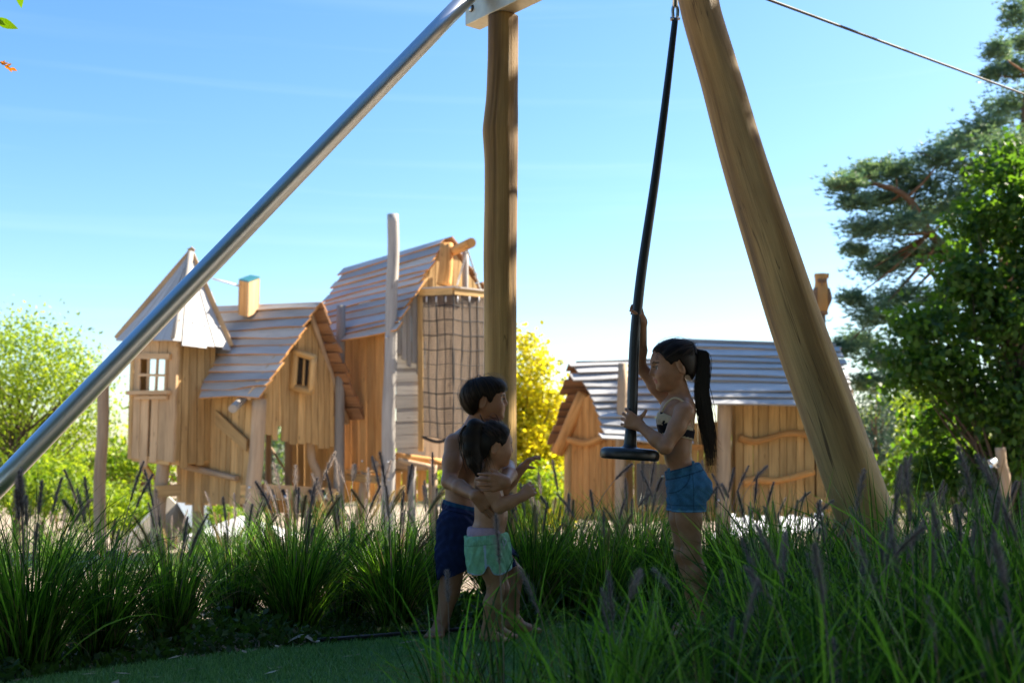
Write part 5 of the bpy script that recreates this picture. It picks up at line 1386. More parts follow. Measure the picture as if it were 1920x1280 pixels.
# ------------------------------------------------------------------ people: continuous bodies from blended rounded forms
class Field:
    def __init__(s, h=0.0035):
        s.h = h; s.ops = []
    def _add(s, lo, hi, fn, k, op): s.ops.append((np.array(lo), np.array(hi), fn, k, op))
    def cone(s, a, b, ra, rb, k=0.012, op='u'):
        a = np.array(a, float); b = np.array(b, float); ba = b - a; bb = max(ba @ ba, 1e-12)
        def fn(X, Y, Z):
            t = np.clip(((X - a[0]) * ba[0] + (Y - a[1]) * ba[1] + (Z - a[2]) * ba[2]) / bb, 0, 1)
            return np.sqrt((X - a[0] - t * ba[0]) ** 2 + (Y - a[1] - t * ba[1]) ** 2 + (Z - a[2] - t * ba[2]) ** 2) - (ra + t * (rb - ra))
        r = max(ra, rb); s._add(np.minimum(a, b) - r, np.maximum(a, b) + r, fn, k, op)
    def chain(s, pts, rad, k=0.012, k0=None):
        for i in range(len(pts) - 1): s.cone(pts[i], pts[i + 1], rad[i], rad[i + 1], (k0 if (k0 and i == 0) else k))
    def ball(s, c, r, k=0.012, op='u'): s.cone(c, np.array(c) + 1e-6, r, r, k, op)
    def ell(s, c, r, k=0.012, op='u', axes=None):
        c = np.array(c, float); r = np.array(r, float); A = np.eye(3) if axes is None else np.array(axes, float)
        def fn(X, Y, Z):
            dx, dy, dz = X - c[0], Y - c[1], Z - c[2]
            q = [(dx * A[i][0] + dy * A[i][1] + dz * A[i][2]) for i in range(3)]
            k0 = np.sqrt(sum((q[i] / r[i]) ** 2 for i in range(3))); k1 = np.sqrt(sum((q[i] / r[i] ** 2) ** 2 for i in range(3))) + 1e-9
            return k0 * (k0 - 1) / k1
        e = np.sqrt(sum((np.array(A[i]) * r[i]) ** 2 for i in range(3)))
        s._add(c - e, c + e, fn, k, op)
    def disp(s, fn): s.ops.append((None, None, fn, 0, 'd'))
    def cut(s, fn): s.ops.append((None, None, fn, 0, 'i'))
    def mesh(s, name, smooth_iter=1):
        u = [o for o in s.ops if o[4] == 'u']
        h = s.h; lo = np.min([o[0] for o in u], 0) - 4 * h - 0.012; hi = np.max([o[1] for o in u], 0) + 4 * h + 0.012
        n = np.ceil((hi - lo) / h).astype(int) + 1
        f = np.full(n, 0.06, np.float32)
        ax = [lo[i] + h * np.arange(n[i]) for i in range(3)]
        ds = [o for o in s.ops if o[4] == 'd']; rest = [o for o in s.ops if o[4] != 'd']
        li = max(i for i, o in enumerate(rest) if o[4] == 'u') + 1
        for (l, g, fn, k, op) in rest[:li] + ds + rest[li:]:
            if l is None:
                X, Y, Z = np.meshgrid(*ax, indexing='ij', sparse=True)
                if op == 'd': f = (f + fn(X, Y, Z)).astype(np.float32); continue
                f = np.maximum(f, fn(X, Y, Z)).astype(np.float32); continue
            m = k + 3 * h + 0.004
            i0 = np.clip(np.floor((l - m - lo) / h).astype(int), 0, n); i1 = np.clip(np.ceil((g + m - lo) / h).astype(int) + 1, 0, n)
            if np.any(i1 <= i0): continue
            sl = tuple(slice(i0[i], i1[i]) for i in range(3))
            X, Y, Z = np.meshgrid(*[ax[i][sl[i]] for i in range(3)], indexing='ij', sparse=True)
            d = fn(X, Y, Z).astype(np.float32); c = f[sl]
            if op == 'u':
                hh = np.maximum(k - np.abs(c - d), 0) / max(k, 1e-6); f[sl] = np.minimum(c, d) - hh * hh * k * 0.25
            else:
                d = -d; hh = np.maximum(k - np.abs(c - d), 0) / max(k, 1e-6); f[sl] = np.maximum(c, d) + hh * hh * k * 0.25
        V, F = nets(f, lo, h)
        return V, F

def nets(f, lo, h):
    s = f < 0
    cnt = np.zeros(tuple(d - 1 for d in f.shape), np.int8)
    for a in (0, 1):
        for b in (0, 1):
            for c in (0, 1):
                cnt += s[a:f.shape[0] - 1 + a, b:f.shape[1] - 1 + b, c:f.shape[2] - 1 + c]
    act = (cnt > 0) & (cnt < 8)
    ii = np.argwhere(act); idx = np.full(act.shape, -1, np.int32); idx[act] = np.arange(len(ii))
    acc = np.zeros((len(ii), 3)); num = np.zeros(len(ii))
    corners = [(a, b, c) for a in (0, 1) for b in (0, 1) for c in (0, 1)]
    for a in corners:
        for ax in range(3):
            if a[ax] == 0:
                b = list(a); b[ax] = 1
                fa = f[ii[:, 0] + a[0], ii[:, 1] + a[1], ii[:, 2] + a[2]]; fb = f[ii[:, 0] + b[0], ii[:, 1] + b[1], ii[:, 2] + b[2]]
                m = (fa < 0) != (fb < 0)
                t = np.where(m, fa / np.where(m, fa - fb, 1), 0)
                pos = np.array(a, float)[None].repeat(len(ii), 0); pos[:, ax] += t
                acc += pos * m[:, None]; num += m
    V = lo + h * (ii + acc / num[:, None])
    Q = []
    for ax in range(3):
        o = [i for i in range(3) if i != ax]
        sl0 = [slice(1, -1)] * 3; sl1 = [slice(1, -1)] * 3
        sl0[ax] = slice(0, -1); sl1[ax] = slice(1, None)
        a = s[tuple(sl0)]; b = s[tuple(sl1)]; m = np.argwhere(a != b)
        if not len(m): continue
        sg = a[tuple(m.T)]
        base = m.copy(); base[:, o[0]] += 1; base[:, o[1]] += 1
        def cell(d0, d1):
            c = base.copy(); c[:, o[0]] += d0; c[:, o[1]] += d1; return idx[tuple(c.T)]
        q = np.stack([cell(-1, -1), cell(0, -1), cell(0, 0), cell(-1, 0)], 1)
        flip = sg if ax != 1 else ~sg
        q[~flip] = q[~flip][:, ::-1]
        Q.append(q)
    return V, np.concatenate(Q)

def unit(v): v = np.array(v, float); return v / np.linalg.norm(v)
def PP(x, y, Y): return np.array(P(x, y, Y))

class Head:
    """local frame: x forward, y to the person's left, z up; unit = head height"""
    def __init__(s, c, H, fwd, up=(0, 0, 1), long=1.0):
        s.c = np.array(c, float); s.H = H; s.f = unit(fwd); s.l = unit(np.cross(up, s.f)); s.u = np.cross(s.f, s.l); s.long = long
        s.A = [s.f, s.l, s.u]
    def w(s, x, y, z): return s.c + (s.f * x + s.l * y + s.u * z) * s.H
    def loc(s, V):
        d = (V - s.c) / s.H; return np.stack([d @ s.f, d @ s.l, d @ s.u], 1)
    def build(s, F):
        H = s.H; E = lambda c, r, k=0.02, op='u': F.ell(s.w(*c), np.array(r) * H, k * 1.0, op, s.A)
        lg = s.long
        E((-0.07 * lg, 0, 0.13), (0.43 * lg, 0.375, 0.365), 0.015)
        E((0.13, 0, 0.13), (0.26, 0.305, 0.27), 0.02)
        E((0.10, 0, -0.12), (0.27, 0.295, 0.34), 0.03)
        for q in (-1, 1):
            F.cone(s.w(-0.06, q * 0.235, -0.16), s.w(0.20, q * 0.10, -0.37), 0.085 * H, 0.085 * H, 0.025)
            F.ball(s.w(0.205, q * 0.165, -0.155), 0.125 * H, 0.03)
        F.ell(s.w(0.27, 0, -0.385), np.array((0.085, 0.10, 0.08)) * H, 0.018, 'u', s.A)
        F.cone(s.w(0.30, 0.09, 0.085), s.w(0.30, -0.09, 0.085), 0.06 * H, 0.06 * H, 0.02)
        for q in (-1, 1):
            F.ball(s.w(0.42, q * 0.155, -0.005), 0.085 * H, 0.012, 's')
            F.ball(s.w(0.268, q * 0.145, -0.005), 0.088 * H, 0.003)
            F.cone(s.w(0.345, q * 0.075, 0.022), s.w(0.318, q * 0.215, 0.015), 0.020 * H, 0.016 * H, 0.005)   # upper lid
        F.cone(s.w(0.345, 0, 0.03), s.w(0.425, 0, -0.095), 0.035 * H, 0.044 * H, 0.014)
        for q in (-1, 1): F.ball(s.w(0.375, q * 0.05, -0.115), 0.035 * H, 0.008)
        F.cone(s.w(0.345, 0.065, -0.228), s.w(0.345, -0.065, -0.228), 0.030 * H, 0.030 * H, 0.008)
        F.ball(s.w(0.362, 0, -0.222), 0.030 * H, 0.008)
        F.cone(s.w(0.335, 0.05, -0.285), s.w(0.335, -0.05, -0.285), 0.034 * H, 0.034 * H, 0.006)
        F.cone(s.w(0.39, 0.08, -0.256), s.w(0.39, -0.08, -0.256), 0.008 * H, 0.008 * H, 0.004, 's')
        for q in (-1, 1):
            ea = [unit(s.f * 0.9 + s.u * -0.25), unit(s.l * q + s.f * -0.25), unit(s.u + s.f * -0.2)]
            F.ell(s.w(-0.09, q * 0.365, -0.055), np.array((0.085, 0.030, 0.135)) * H, 0.006, 'u', ea)
            F.ell(s.w(-0.065, q * 0.40, -0.045), np.array((0.045, 0.03, 0.085)) * H, 0.005, 's', ea)
    def paint(s, V, C, lip=(0.42, 0.15, 0.13)):
        q = s.loc(V); x, y, z = q.T
        near = (np.abs(x) < 0.6) & (np.abs(y) < 0.5) & (np.abs(z) < 0.55)
        lipm = near & (x > 0.325) & (np.abs(y) < 0.105) & (z < -0.20) & (z > -0.315)
        C[lipm] = lip
        cheek = np.exp(-((x - 0.27) ** 2 + (np.abs(y) - 0.2) ** 2 + (z + 0.12) ** 2) / 0.012)
        C[:] = C * (1 + cheek[:, None] * np.array([0.12, -0.03, -0.03]))
        for g in (-1, 1):
            e = np.stack([x - 0.268, y - g * 0.145, z + 0.005], 1); r = np.linalg.norm(e, axis=1)
            m = near & (r < 0.094) & (x > 0.30) & (z < 0.028) & (z > -0.045)
            C[m] = (0.62, 0.58, 0.55)
            iris = m & (np.hypot(e[:, 1], e[:, 2] + 0.0) < 0.045); C[iris] = (0.02, 0.012, 0.008)
            lash = near & (x > 0.27) & (np.abs(z - 0.022) < 0.013) & (np.abs(y - g * 0.145) < 0.085); C[lash] = (0.05, 0.03, 0.02)
            bro = near & (x > 0.24) & (np.abs(z - (0.105 - 0.25 * np.maximum(np.abs(y) - 0.16, 0))) < 0.017) & (np.abs(y - g * 0.15) < 0.105); C[bro] = (0.06, 0.035, 0.025)
    def hair_cap(s, hz, off, h=0.0035, extra=None, ymax=None):
        """scalp shell above the hairline hz: list of (x, z) in profile"""
        F = Field(h); H = s.H; lg = s.long
        F.ell(s.w(-0.07 * lg, 0, 0.13), np.array((0.43 * lg, 0.375, 0.365)) * H + off, 0.015, 'u', s.A)
        F.ell(s.w(0.13, 0, 0.13), np.array((0.26, 0.305, 0.27)) * H + off * 0.85, 0.02, 'u', s.A)
        F.ell(s.w(-0.17 * lg, 0, -0.12), np.array((0.28, 0.27, 0.26)) * H + off * 0.6, 0.03, 'u', s.A)
        if extra: extra(F)
        xs = [a for a, b in hz]; zs = [b for a, b in hz]
        def fn(X, Y, Z):
            dx, dy, dz = X - s.c[0], Y - s.c[1], Z - s.c[2]
            x = (dx * s.f[0] + dy * s.f[1] + dz * s.f[2]) / H; z = (dx * s.u[0] + dy * s.u[1] + dz * s.u[2]) / H
            return ((np.interp(x, xs, zs) + 0.012 * np.sin(x * 60)) - z) * H * 0.8
        F.cut(fn)
        return F

def hand(F, wrist, d, n, L, curls, thumb=(0.9, 0.3, 0.5), side=1, spread=0.10, rw=None, k=0.004, fr=0.062):
    """d: towards the fingers, n: out of the palm; side +1/-1 picks the thumb side (cross(d,n)*side); curls: 4 triples in radians"""
    d = unit(d); n = unit(np.array(n) - d * np.dot(n, d)); t = np.cross(d, n) * side
    w = np.array(wrist, float); rw = rw or L * 0.135
    kn = []
    for i in range(4):
        o = (0.24 - 0.16 * i) * L
        kn.append(w + d * L * (0.50 - 0.02 * abs(i - 1.0) - 0.02 * (i == 3)) + t * o)
        F.cone(w + t * o * 0.45, kn[i], rw * 0.85, L * 0.085, 0.010)
    F.cone(w - d * L * 0.05, w + d * L * 0.1, rw, rw * 0.95, 0.012)
    tips = []
    for i in range(4):
        ln = L * (0.46, 0.50, 0.47, 0.38)[i]; segs = (0.46, 0.31, 0.23)
        fan = (1.5 - i) * spread; dd = unit(d * math.cos(fan) + t * math.sin(fan)); p = kn[i]; nn = n
        r = L * fr * (1.0, 1.02, 0.98, 0.88)[i]
        a = 0.0
        for j in range(3):
            a += curls[i][j]
            v = dd * math.cos(a) + nn * math.sin(a); q = p + v * ln * segs[j]
            F.cone(p, q, r * (1 - 0.08 * j), r * (0.92 - 0.08 * j), 0.0025 if j == 0 else 0.002)
            p = q
        tips.append(p)
    # thumb from the side of the palm near its base
    tb = w + d * L * 0.12 + t * L * 0.20 + n * L * 0.05
    v = unit(d * thumb[0] + t * thumb[1] * 1.0 + n * thumb[2]); p = tb
    F.cone(w + d * L * 0.05 + t * L * 0.08, tb, L * 0.11, L * 0.09, 0.008)
    q = p + v * L * 0.22; F.cone(p, q, L * 0.082, L * 0.07, 0.006)
    v2 = unit(v + (d * 0.25 + n * 0.15)); p2 = q + v2 * L * 0.17; F.cone(q, p2, L * 0.07, L * 0.055, 0.003)
    return tips

def foot(F, ankle, heel, toe, r, gz):
    """bare foot: heel, arch, ball and five toes resting on z = gz"""
    heel = np.array(heel); toe = np.array(toe); heel[2] = gz + r * 1.0; d = toe - heel; d[2] = 0; L = np.linalg.norm(d); d /= L
    sd = np.array([-d[1], d[0], 0])
    F.cone(ankle, heel + d * 0.25 * L + np.array([0, 0, r * .6]), r * 1.0, r * 1.05, 0.015)
    F.ball(heel, r * 0.98, 0.012)
    ball = heel + d * L * 0.62; ball[2] = gz + r * 0.62
    for o in (-0.55, 0, 0.55): F.cone(heel + d * .15 * L + np.array([0, 0, r * .25]), ball + sd * o * r * 1.3, r * 0.9, r * 0.62, 0.010)
    for i in range(5):
        o = (i - 2) * r * 0.55; ln = L * (0.30 - 0.035 * abs(i - 1.4))
        b = ball + sd * o; b[2] = gz + r * 0.45
        F.cone(b, b + d * ln * 0.9 - np.array([0, 0, r * .08]), r * 0.36, r * (0.34 if i in (0, 4) else 0.30), 0.003)

def skin_material(name):
    m, nt, b = new_mat(name); N = nt.nodes; L = nt.links
    at = N.new("ShaderNodeAttribute"); at.attribute_name = "Col"
    t = N.new("ShaderNodeTexCoord"); n1 = N.new("ShaderNodeTexNoise"); n1.inputs['Scale'].default_value = 45; n1.inputs['Detail'].default_value = 5
    L.new(t.outputs['Object'], n1.inputs['Vector'])
    r1 = ramp(nt, [(0.3, (0.9, 0.88, 0.86)), (0.7, (1.06, 1.05, 1.05))]); L.new(n1.outputs[0], r1.inputs[0])
    mx_ = N.new("ShaderNodeMixRGB"); mx_.blend_type = 'MULTIPLY'; mx_.inputs[0].default_value = 1
    L.new(at.outputs['Color'], mx_.inputs[1]); L.new(r1.outputs[0], mx_.inputs[2]); L.new(mx_.outputs[0], b.inputs['Base Color'])
    b.inputs['Roughness'].default_value = 0.48; b.inputs['Specular IOR Level'].default_value = 0.4
    n3 = N.new('ShaderNodeTexNoise'); n3.inputs['Scale'].default_value = 260; n3.inputs['Detail'].default_value = 3; L.new(t.outputs['Object'], n3.inputs['Vector'])
    bp = N.new('ShaderNodeBump'); bp.inputs['Strength'].default_value = 0.12; bp.inputs['Distance'].default_value = 0.003; L.new(n3.outputs[0], bp.inputs['Height']); L.new(bp.outputs[0], b.inputs['Normal'])
    b.inputs['Subsurface Weight'].default_value = 0.12; b.inputs['Subsurface Radius'].default_value = (0.012, 0.005, 0.003); b.inputs['Subsurface Scale'].default_value = 0.6
    return m
M['skin'] = skin_material('skin')

def hair_material():
    m, nt, b = new_mat('dark_hair'); N = nt.nodes; L = nt.links
    at = N.new("ShaderNodeAttribute"); at.attribute_name = "Col"
    mixc = N.new("ShaderNodeMixRGB"); mixc.inputs[1].default_value = (0.004, 0.003, 0.003, 1); mixc.inputs[2].default_value = (0.085, 0.052, 0.032, 1)
    L.new(at.outputs['Fac'], mixc.inputs[0]); L.new(mixc.outputs[0], b.inputs['Base Color'])
    b.inputs['Roughness'].default_value = 0.5; b.inputs['Specular IOR Level'].default_value = 0.22
    return m
M['hair'] = hair_material()

def cloth_material(name, rough=0.85, weave=900, bump=0.25):
    m, nt, b = new_mat(name); N = nt.nodes; L = nt.links
    at = N.new("ShaderNodeAttribute"); at.attribute_name = "Col"
    t = N.new("ShaderNodeTexCoord"); n1 = N.new("ShaderNodeTexNoise"); n1.inputs['Scale'].default_value = 60; n1.inputs['Detail'].default_value = 6; n1.inputs['Roughness'].default_value = 0.7
    L.new(t.outputs['Object'], n1.inputs['Vector'])
    r1 = ramp(nt, [(0.3, (0.78, 0.8, 0.82)), (0.7, (1.15, 1.13, 1.1))]); L.new(n1.outputs[0], r1.inputs[0])
    mx_ = N.new("ShaderNodeMixRGB"); mx_.blend_type = 'MULTIPLY'; mx_.inputs[0].default_value = 1
    L.new(at.outputs['Color'], mx_.inputs[1]); L.new(r1.outputs[0], mx_.inputs[2]); L.new(mx_.outputs[0], b.inputs['Base Color'])
    b.inputs['Roughness'].default_value = rough; b.inputs['Specular IOR Level'].default_value = 0.2
    n2 = N.new("ShaderNodeTexNoise"); n2.inputs['Scale'].default_value = 22; n2.inputs['Detail'].default_value = 3; L.new(t.outputs['Object'], n2.inputs['Vector'])
    bp = N.new("ShaderNodeBump"); bp.inputs['Strength'].default_value = bump; bp.inputs['Distance'].default_value = 0.012
    L.new(n2.outputs[0], bp.inputs['Height']); L.new(bp.outputs[0], b.inputs['Normal'])
    return m
M['cloth'] = cloth_material('cotton_cloth')

def field_obj(name, F, mat, parent, paint, wrinkle=None):
    V, Q = F.mesh(name)
    C = np.zeros((len(V), 3)); C[:] = paint if not callable(paint) else 0
    if callable(paint): C = paint(V)
    o = link(name, mesh_np(name, V, Q, True, None, C), mat, parent)
    BVH[o.name] = BVHTree.FromPolygons([tuple(v) for v in V], [tuple(int(i) for i in q) for q in Q]) if 'hair' in name else None
    return o

def strands(name, parent, paths, width, rs, center, cols=None, mat='hair'):
    """thin ribbons following the given polylines, facing away from center"""
    V = []; F = []; C = []
    for pth in paths:
        n = len(pth); o = len(V); c = rs.uniform(0, 0.6) if cols is None else None
        w0 = width * rs.uniform(0.6, 1.3)
        for i, p in enumerate(pth):
            t = unit(pth[min(i + 1, n - 1)] - pth[max(i - 1, 0)] + 1e-9); out = unit(p - center)
            s_ = np.cross(t, out); nn = np.linalg.norm(s_); s_ = s_ / nn if nn > 1e-6 else np.array([1, 0, 0])
            w = w0 * (1 - 0.85 * (i / (n - 1)) ** 2)
            V += [p - s_ * w / 2, p + s_ * w / 2]; cc = c if cols is None else cols(i / (n - 1), rs); C += [(cc,) * 3] * 2
        for i in range(n - 1): F.append((o + 2 * i, o + 2 * i + 1, o + 2 * i + 3, o + 2 * i + 2))
    return link(name, mesh_np(name, np.array(V), np.array(F), True, None, np.array(C)), M[mat], parent)

def scalp_paths(hd, cap, starts, ends, off, rs, n=9, lift=0.0):
    """paths over the hair cap from start to end (head-local points), laid just above its surface"""
    lg = hd.long; cen = np.array([-0.07 * lg, 0, 0.10]); rad = np.array((0.45 * lg, 0.39, 0.40)); out = []
    bv = BVH[cap.name]; bb = BVH['body']; cw = Vector(hd.w(*cen))
    for a, b in zip(starts, ends):
        a = (np.array(a) - cen) / rad; b = (np.array(b) - cen) / rad
        a /= np.linalg.norm(a); b /= np.linalg.norm(b); pth = []
        lf = abs(rs.normal(0, 1)) * lift * (4 if rs.rand() < 0.08 else 1)
        for i in range(n):
            t = i / (n - 1); v = a * (1 - t) + b * t; v /= np.linalg.norm(v) + 1e-9
            dw = Vector(hd.f * v[0] * rad[0] + hd.l * v[1] * rad[1] + hd.u * v[2] * rad[2]).normalized()
            hit = bv.ray_cast(cw + dw * 0.22, -dw, 0.2)
            if hit[0] is None or (hit[0] - cw).length < 0.04: hit = bb.ray_cast(cw + dw * 0.16, -dw, 0.15)
            if hit[0] is None: continue
            pth.append(np.array(hit[0] + dw * (off + lf * math.sin(math.pi * t) + 0.0015 * rs.rand())))
        if len(pth) > 3: out.append(pth)
    return out

SKIN_A = (0.40, 0.205, 0.118); SKIN_B = (0.34, 0.165, 0.09)
GZ = 0.016

# ---------------------------------------------------------------- girl
def build_girl():
    Y0 = 4.66; k = 4.64 / FPX
    J = lambda x, y, dy=0.0: PP(x, y, Y0 + dy)
    root = empty('person', (P(1300, 1185, Y0).x, Y0, 0.0), 'person with long ponytail in denim shorts and patterned top gripping the disc swing', 'person')
    F = Field(0.0034)
    hd = Head(J(1259, 687), 94 * k, (-1, -0.10, -0.10), (-0.10, 0, 1))
    # torso
    F.ell(J(1268, 790), (34 * k, 0.098, 54 * k), 0.02)
    F.ell(J(1278, 766), (21 * k, 0.112, 20 * k), 0.03)
    F.ell(J(1270, 842), (26.5 * k, 0.084, 44 * k), 0.03)
    F.ell(J(1287, 905), (36 * k, 0.100, 40 * k), 0.04)
    for q in (-1, 1): F.ball(J(1308, 915, q * 0.048), 25 * k, 0.03)
    F.cone(J(1283, 768), J(1272, 722, -.002), 20 * k, 16.5 * k, 0.02)
    hd.build(F)
    # legs
    gz = GZ
    for (q, pts) in ((-1, [(1290, 925), (1292, 972), (1297, 1038), (1306, 1072), (1317, 1150)]), (1, [(1284, 925), (1279, 972), (1284, 1038), (1292, 1072), (1300, 1146)])):
        pp = [J(x, y, q * 0.055) for x, y in pts]
        F.chain(pp, [29 * k, 23 * k, 17 * k, 17 * k, 10.5 * k], 0.02)
        F.ball(pp[2] + np.array([-0.012, 0, 0]), 15 * k, 0.015)
        an = pp[-1]
        foot(F, an, an + np.array([0.018, 0, 0]), an + np.array([-0.15, -0.02, 0]), 0.024, gz)
    # near (left) arm
    sh = J(1283, 772, -0.112); el = J(1247, 838, -0.150); wr = J(1199, 797, -0.085)
    F.chain([sh, (sh * .55 + el * .45) + np.array([.004, 0, 0]), el], [18.5 * k, 15.5 * k, 13 * k], 0.02)
    F.chain([el, el * .65 + wr * .35, wr], [13 * k, 13 * k, 8.5 * k], 0.012)
    cu = [(0.35, 0.95, 0.8)] * 4
    hand(F, wr, unit(J(1172, 783, -0.075) - wr), (0.30, 1, 0.0), 0.112, [(0.30, 1.0, 0.8), (0.42, 1.05, 0.8), (0.5, 1.1, 0.8), (0.55, 1.1, 0.8)], thumb=(-0.35, 1.0, -0.1), side=1 if np.cross(unit(J(1172, 783, -.075) - wr), (0.3, 1, 0))[2] > 0 else -1, spread=0.13)
    # far (right) arm, raised
    sh2 = J(1262, 762, 0.10); el2 = J(1200, 686, 0.075); wr2 = J(1205, 603, 0.0)
    F.chain([sh2, sh2 * .5 + el2 * .5, el2], [18 * k, 14 * k, 11.5 * k], 0.025)
    F.chain([el2, el2 * .65 + wr2 * .35, wr2], [11.5 * k, 11.5 * k, 8 * k], 0.012)
    d2 = unit(np.array([-0.12, 0.42, 0.9])); n2 = np.array([-1, 0.1, -0.1])
    sd2 = 1 if np.cross(d2, n2)[1] < 0 else -1
    hand(F, wr2, d2, n2, 0.112, [(0.75, 1.15, 0.6), (0.8, 1.2, 0.6), (0.85, 1.2, 0.65), (0.9, 1.2, 0.65)], thumb=(0.55, 0.75, 0.95), side=sd2, spread=0.16)
    V, Q = F.mesh('body')
    C = np.tile(np.array(SKIN_A), (len(V), 1)); hd.paint(V, C)
    link('body', mesh_np('body', V, Q, True, None, C), M['skin'], root)
    hm = np.linalg.norm(V - hd.c, axis=1) < hd.H * 0.8; qm = hm[Q].all(1); BVH['body'] = BVHTree.FromPolygons([tuple(v) for v in V], [tuple(int(i) for i in q) for q in Q[qm]])
    # hair
    rs = np.random.RandomState(3)
    hz = [(-0.6, -0.42), (-0.42, -0.36), (-0.26, -0.22), (-0.15, -0.02), (-0.08, 0.09), (0.03, 0.05), (0.10, 0.02), (0.2, 0.15), (0.28, 0.30), (0.34, 0.36), (0.45, 0.42)]
    tie = np.array([-0.50, 0, 0.36])
    hc = field_obj('hair', hd.hair_cap(hz, 0.007, extra=lambda F_: F_.ell(hd.w(-0.40, 0, 0.28), np.array((0.12, 0.13, 0.12)) * hd.H, 0.03, 'u', hd.A)), M['hair'], root, lambda V_: np.full((len(V_), 3), 0.12))
    st, en = [], []
    for i in range(900):
        a = rs.uniform(-1.25, 1.25); x = rs.uniform(0.0, 0.40) if rs.rand() < .75 else rs.uniform(-0.35, 0)
        zz = np.interp(x, [p[0] for p in hz], [p[1] for p in hz]) + 0.01
        y = math.copysign(0.40 * math.sqrt(max(0.02, 1 - (x / 0.46) ** 2)) * abs(math.sin(a)), a)
        zz -= abs(rs.normal(0, 0.035)); z = max(zz, 0.50 * math.cos(a) * math.sqrt(max(0.02, 1 - (x / .6) ** 2)))
        st.append((x, y, z)); en.append(tie + rs.normal(0, 0.03, 3))
    strands('hair_strands', hc, scalp_paths(hd, hc, st, en, 0.0006, rs, lift=0.003), 0.0030, rs, hd.c)
    tp = hd.w(*tie) + np.array([0.012, 0, 0.0])
    pc = [J(1304, 656, -.005), J(1317, 662, -.01), J(1319, 690, -.012), J(1316, 730, -.012), J(1321, 775, -.012), J(1329, 820, -.012), J(1333, 872, -.012)]
    wpx = [6, 9, 10.5, 12.5, 13.5, 13, 9]
    Fp = Field(0.0035); Fp.chain(pc[:6], [w * k * 0.6 for w in wpx[:6]], 0.01)
    Fp.cone(pc[5], lerp(pc[5], pc[6], 0.5), 7 * k, 2 * k, 0.012)
    pt = field_obj('ponytail', Fp, M['hair'], hc, lambda V_: np.full((len(V_), 3), 0.1))
    pcv = [np.array(v) for v in catmull([Vector(p) for p in pc], 4)]; wv = interp_list(wpx, len(pcv))
    paths = []
    for i in range(620):
        a = rs.uniform(0, 6.28); r = math.sqrt(rs.rand()); e = rs.uniform(0.72, 1.06); pth = []
        fx, fy = math.cos(a) * r, math.sin(a) * r; ph = rs.uniform(0, 6.28); am = abs(rs.normal(0, 0.0045))
        m = len(pcv); nn = max(6, int(m * min(e, 1)))
        for j in range(nn):
            u = j / (m - 1); p = pcv[j] + np.array([fx * wv[j] * k * 1.05 + am * math.sin(ph + u * 9), fy * wv[j] * k * 0.9, 0]); pth.append(p)
        if rs.rand() < 0.25: pth.append(pth[-1] + np.array([rs.normal(0.004, 0.012), rs.normal(0, .01), -0.03]))
        paths.append(pth)
    strands('ponytail_strands', pt, paths, 0.003, rs, np.array(J(1322, 760, 0.3)), cols=lambda t, r_: min(1, 0.05 + 0.9 * max(0, t - 0.55) ** 1.2 + r_.uniform(0, .1)))
    tube('hair_tie', hc, plain_mat('navy_hair_tie', (0.01, 0.012, 0.03), 0.6), [Vector(J(1300, 648, -.03)), Vector(J(1303, 655, -.035)), Vector(J(1305, 664, -.025)), Vector(J(1304, 660, .02)), Vector(J(1300, 648, .02))], 0.006, 8, 4)
    # loose wisps at forehead and nape
    wp = []
    for i in range(46):
        x0, z0 = rs.uniform(0.18, 0.34), rs.uniform(0.2, 0.42); p = hd.w(x0, -0.26 + rs.uniform(-.05, .15), z0) if False else hd.w(x0, 0.27 + rs.uniform(-.12, .04), z0)
        wp.append([p + (hd.f * (0.04 * j * rs.uniform(.2, 1)) - hd.u * 0.045 * j - hd.f * 0.05 * j * j * .3 + rs.normal(0, .003, 3) / hd.H) * hd.H * 0.6 for j in range(6)])
    for i in range(26):
        p = hd.w(-0.36, 0.2 + rs.uniform(-.1, .06), -0.2 + rs.uniform(-.08, .05)); wp.append([p + np.array([0.004 * j * rs.uniform(0, 1.5), rs.normal(0, .002), -0.009 * j]) for j in range(6)])
    strands('wisps', hc, wp, 0.0016, rs, hd.c)
    # top
    cream = np.array((0.60, 0.48, 0.34)); blk = np.array((0.012, 0.012, 0.02))
    T = Field(0.003)
    T.ell(J(1268, 790), (34 * k + .005, 0.103, 54 * k + .005), 0.02); T.ell(J(1278, 766), (21 * k + .005, 0.117, 20 * k), 0.03); T.ell(J(1270, 842), (26.5 * k + .005, 0.089, 44 * k + .003), 0.03)
    T.ell(J(1249, 788, -0.045), (17 * k, 0.045, 24 * k), 0.02); T.ell(J(1249, 788, 0.045), (17 * k, 0.045, 24 * k), 0.02)
    def line_cut(x0, y0, x1, y1, keep_below):
        a, b = J(x0, y0), J(x1, y1)
        def fn(X, Y, Z):
            zl = a[2] + (X - a[0]) / (b[0] - a[0]) * (b[2] - a[2]); return (Z - zl) if keep_below else (zl - Z)
        return fn
    T.cut(line_cut(1226, 768, 1300, 806, True)); T.cut(line_cut(1226, 812, 1300, 826, False))
    def paint_top(V_):
        a, b = J(1226, 812), J(1300, 826); zl = a[2] + (V_[:, 0] - a[0]) / (b[0] - a[0]) * (b[2] - a[2])
        hgt = (V_[:, 2] - zl) / k
        C_ = np.tile(cream, (len(V_), 1))
        r2 = np.random.RandomState(5); pts = V_[r2.choice(len(V_), 34)]
        for j, p in enumerate(pts):
            d = V_ - p; d[:, 2] *= 0.75; rr = np.linalg.norm(d, axis=1) + 0.0025 * np.sin(np.arctan2(d[:, 2], d[:, 0] + d[:, 1]) * 3 + j)
            C_[rr < (0.0075 if j % 3 else 0.0095)] = blk
        C_[(hgt < 17) & (hgt > 3)] = blk
        return C_
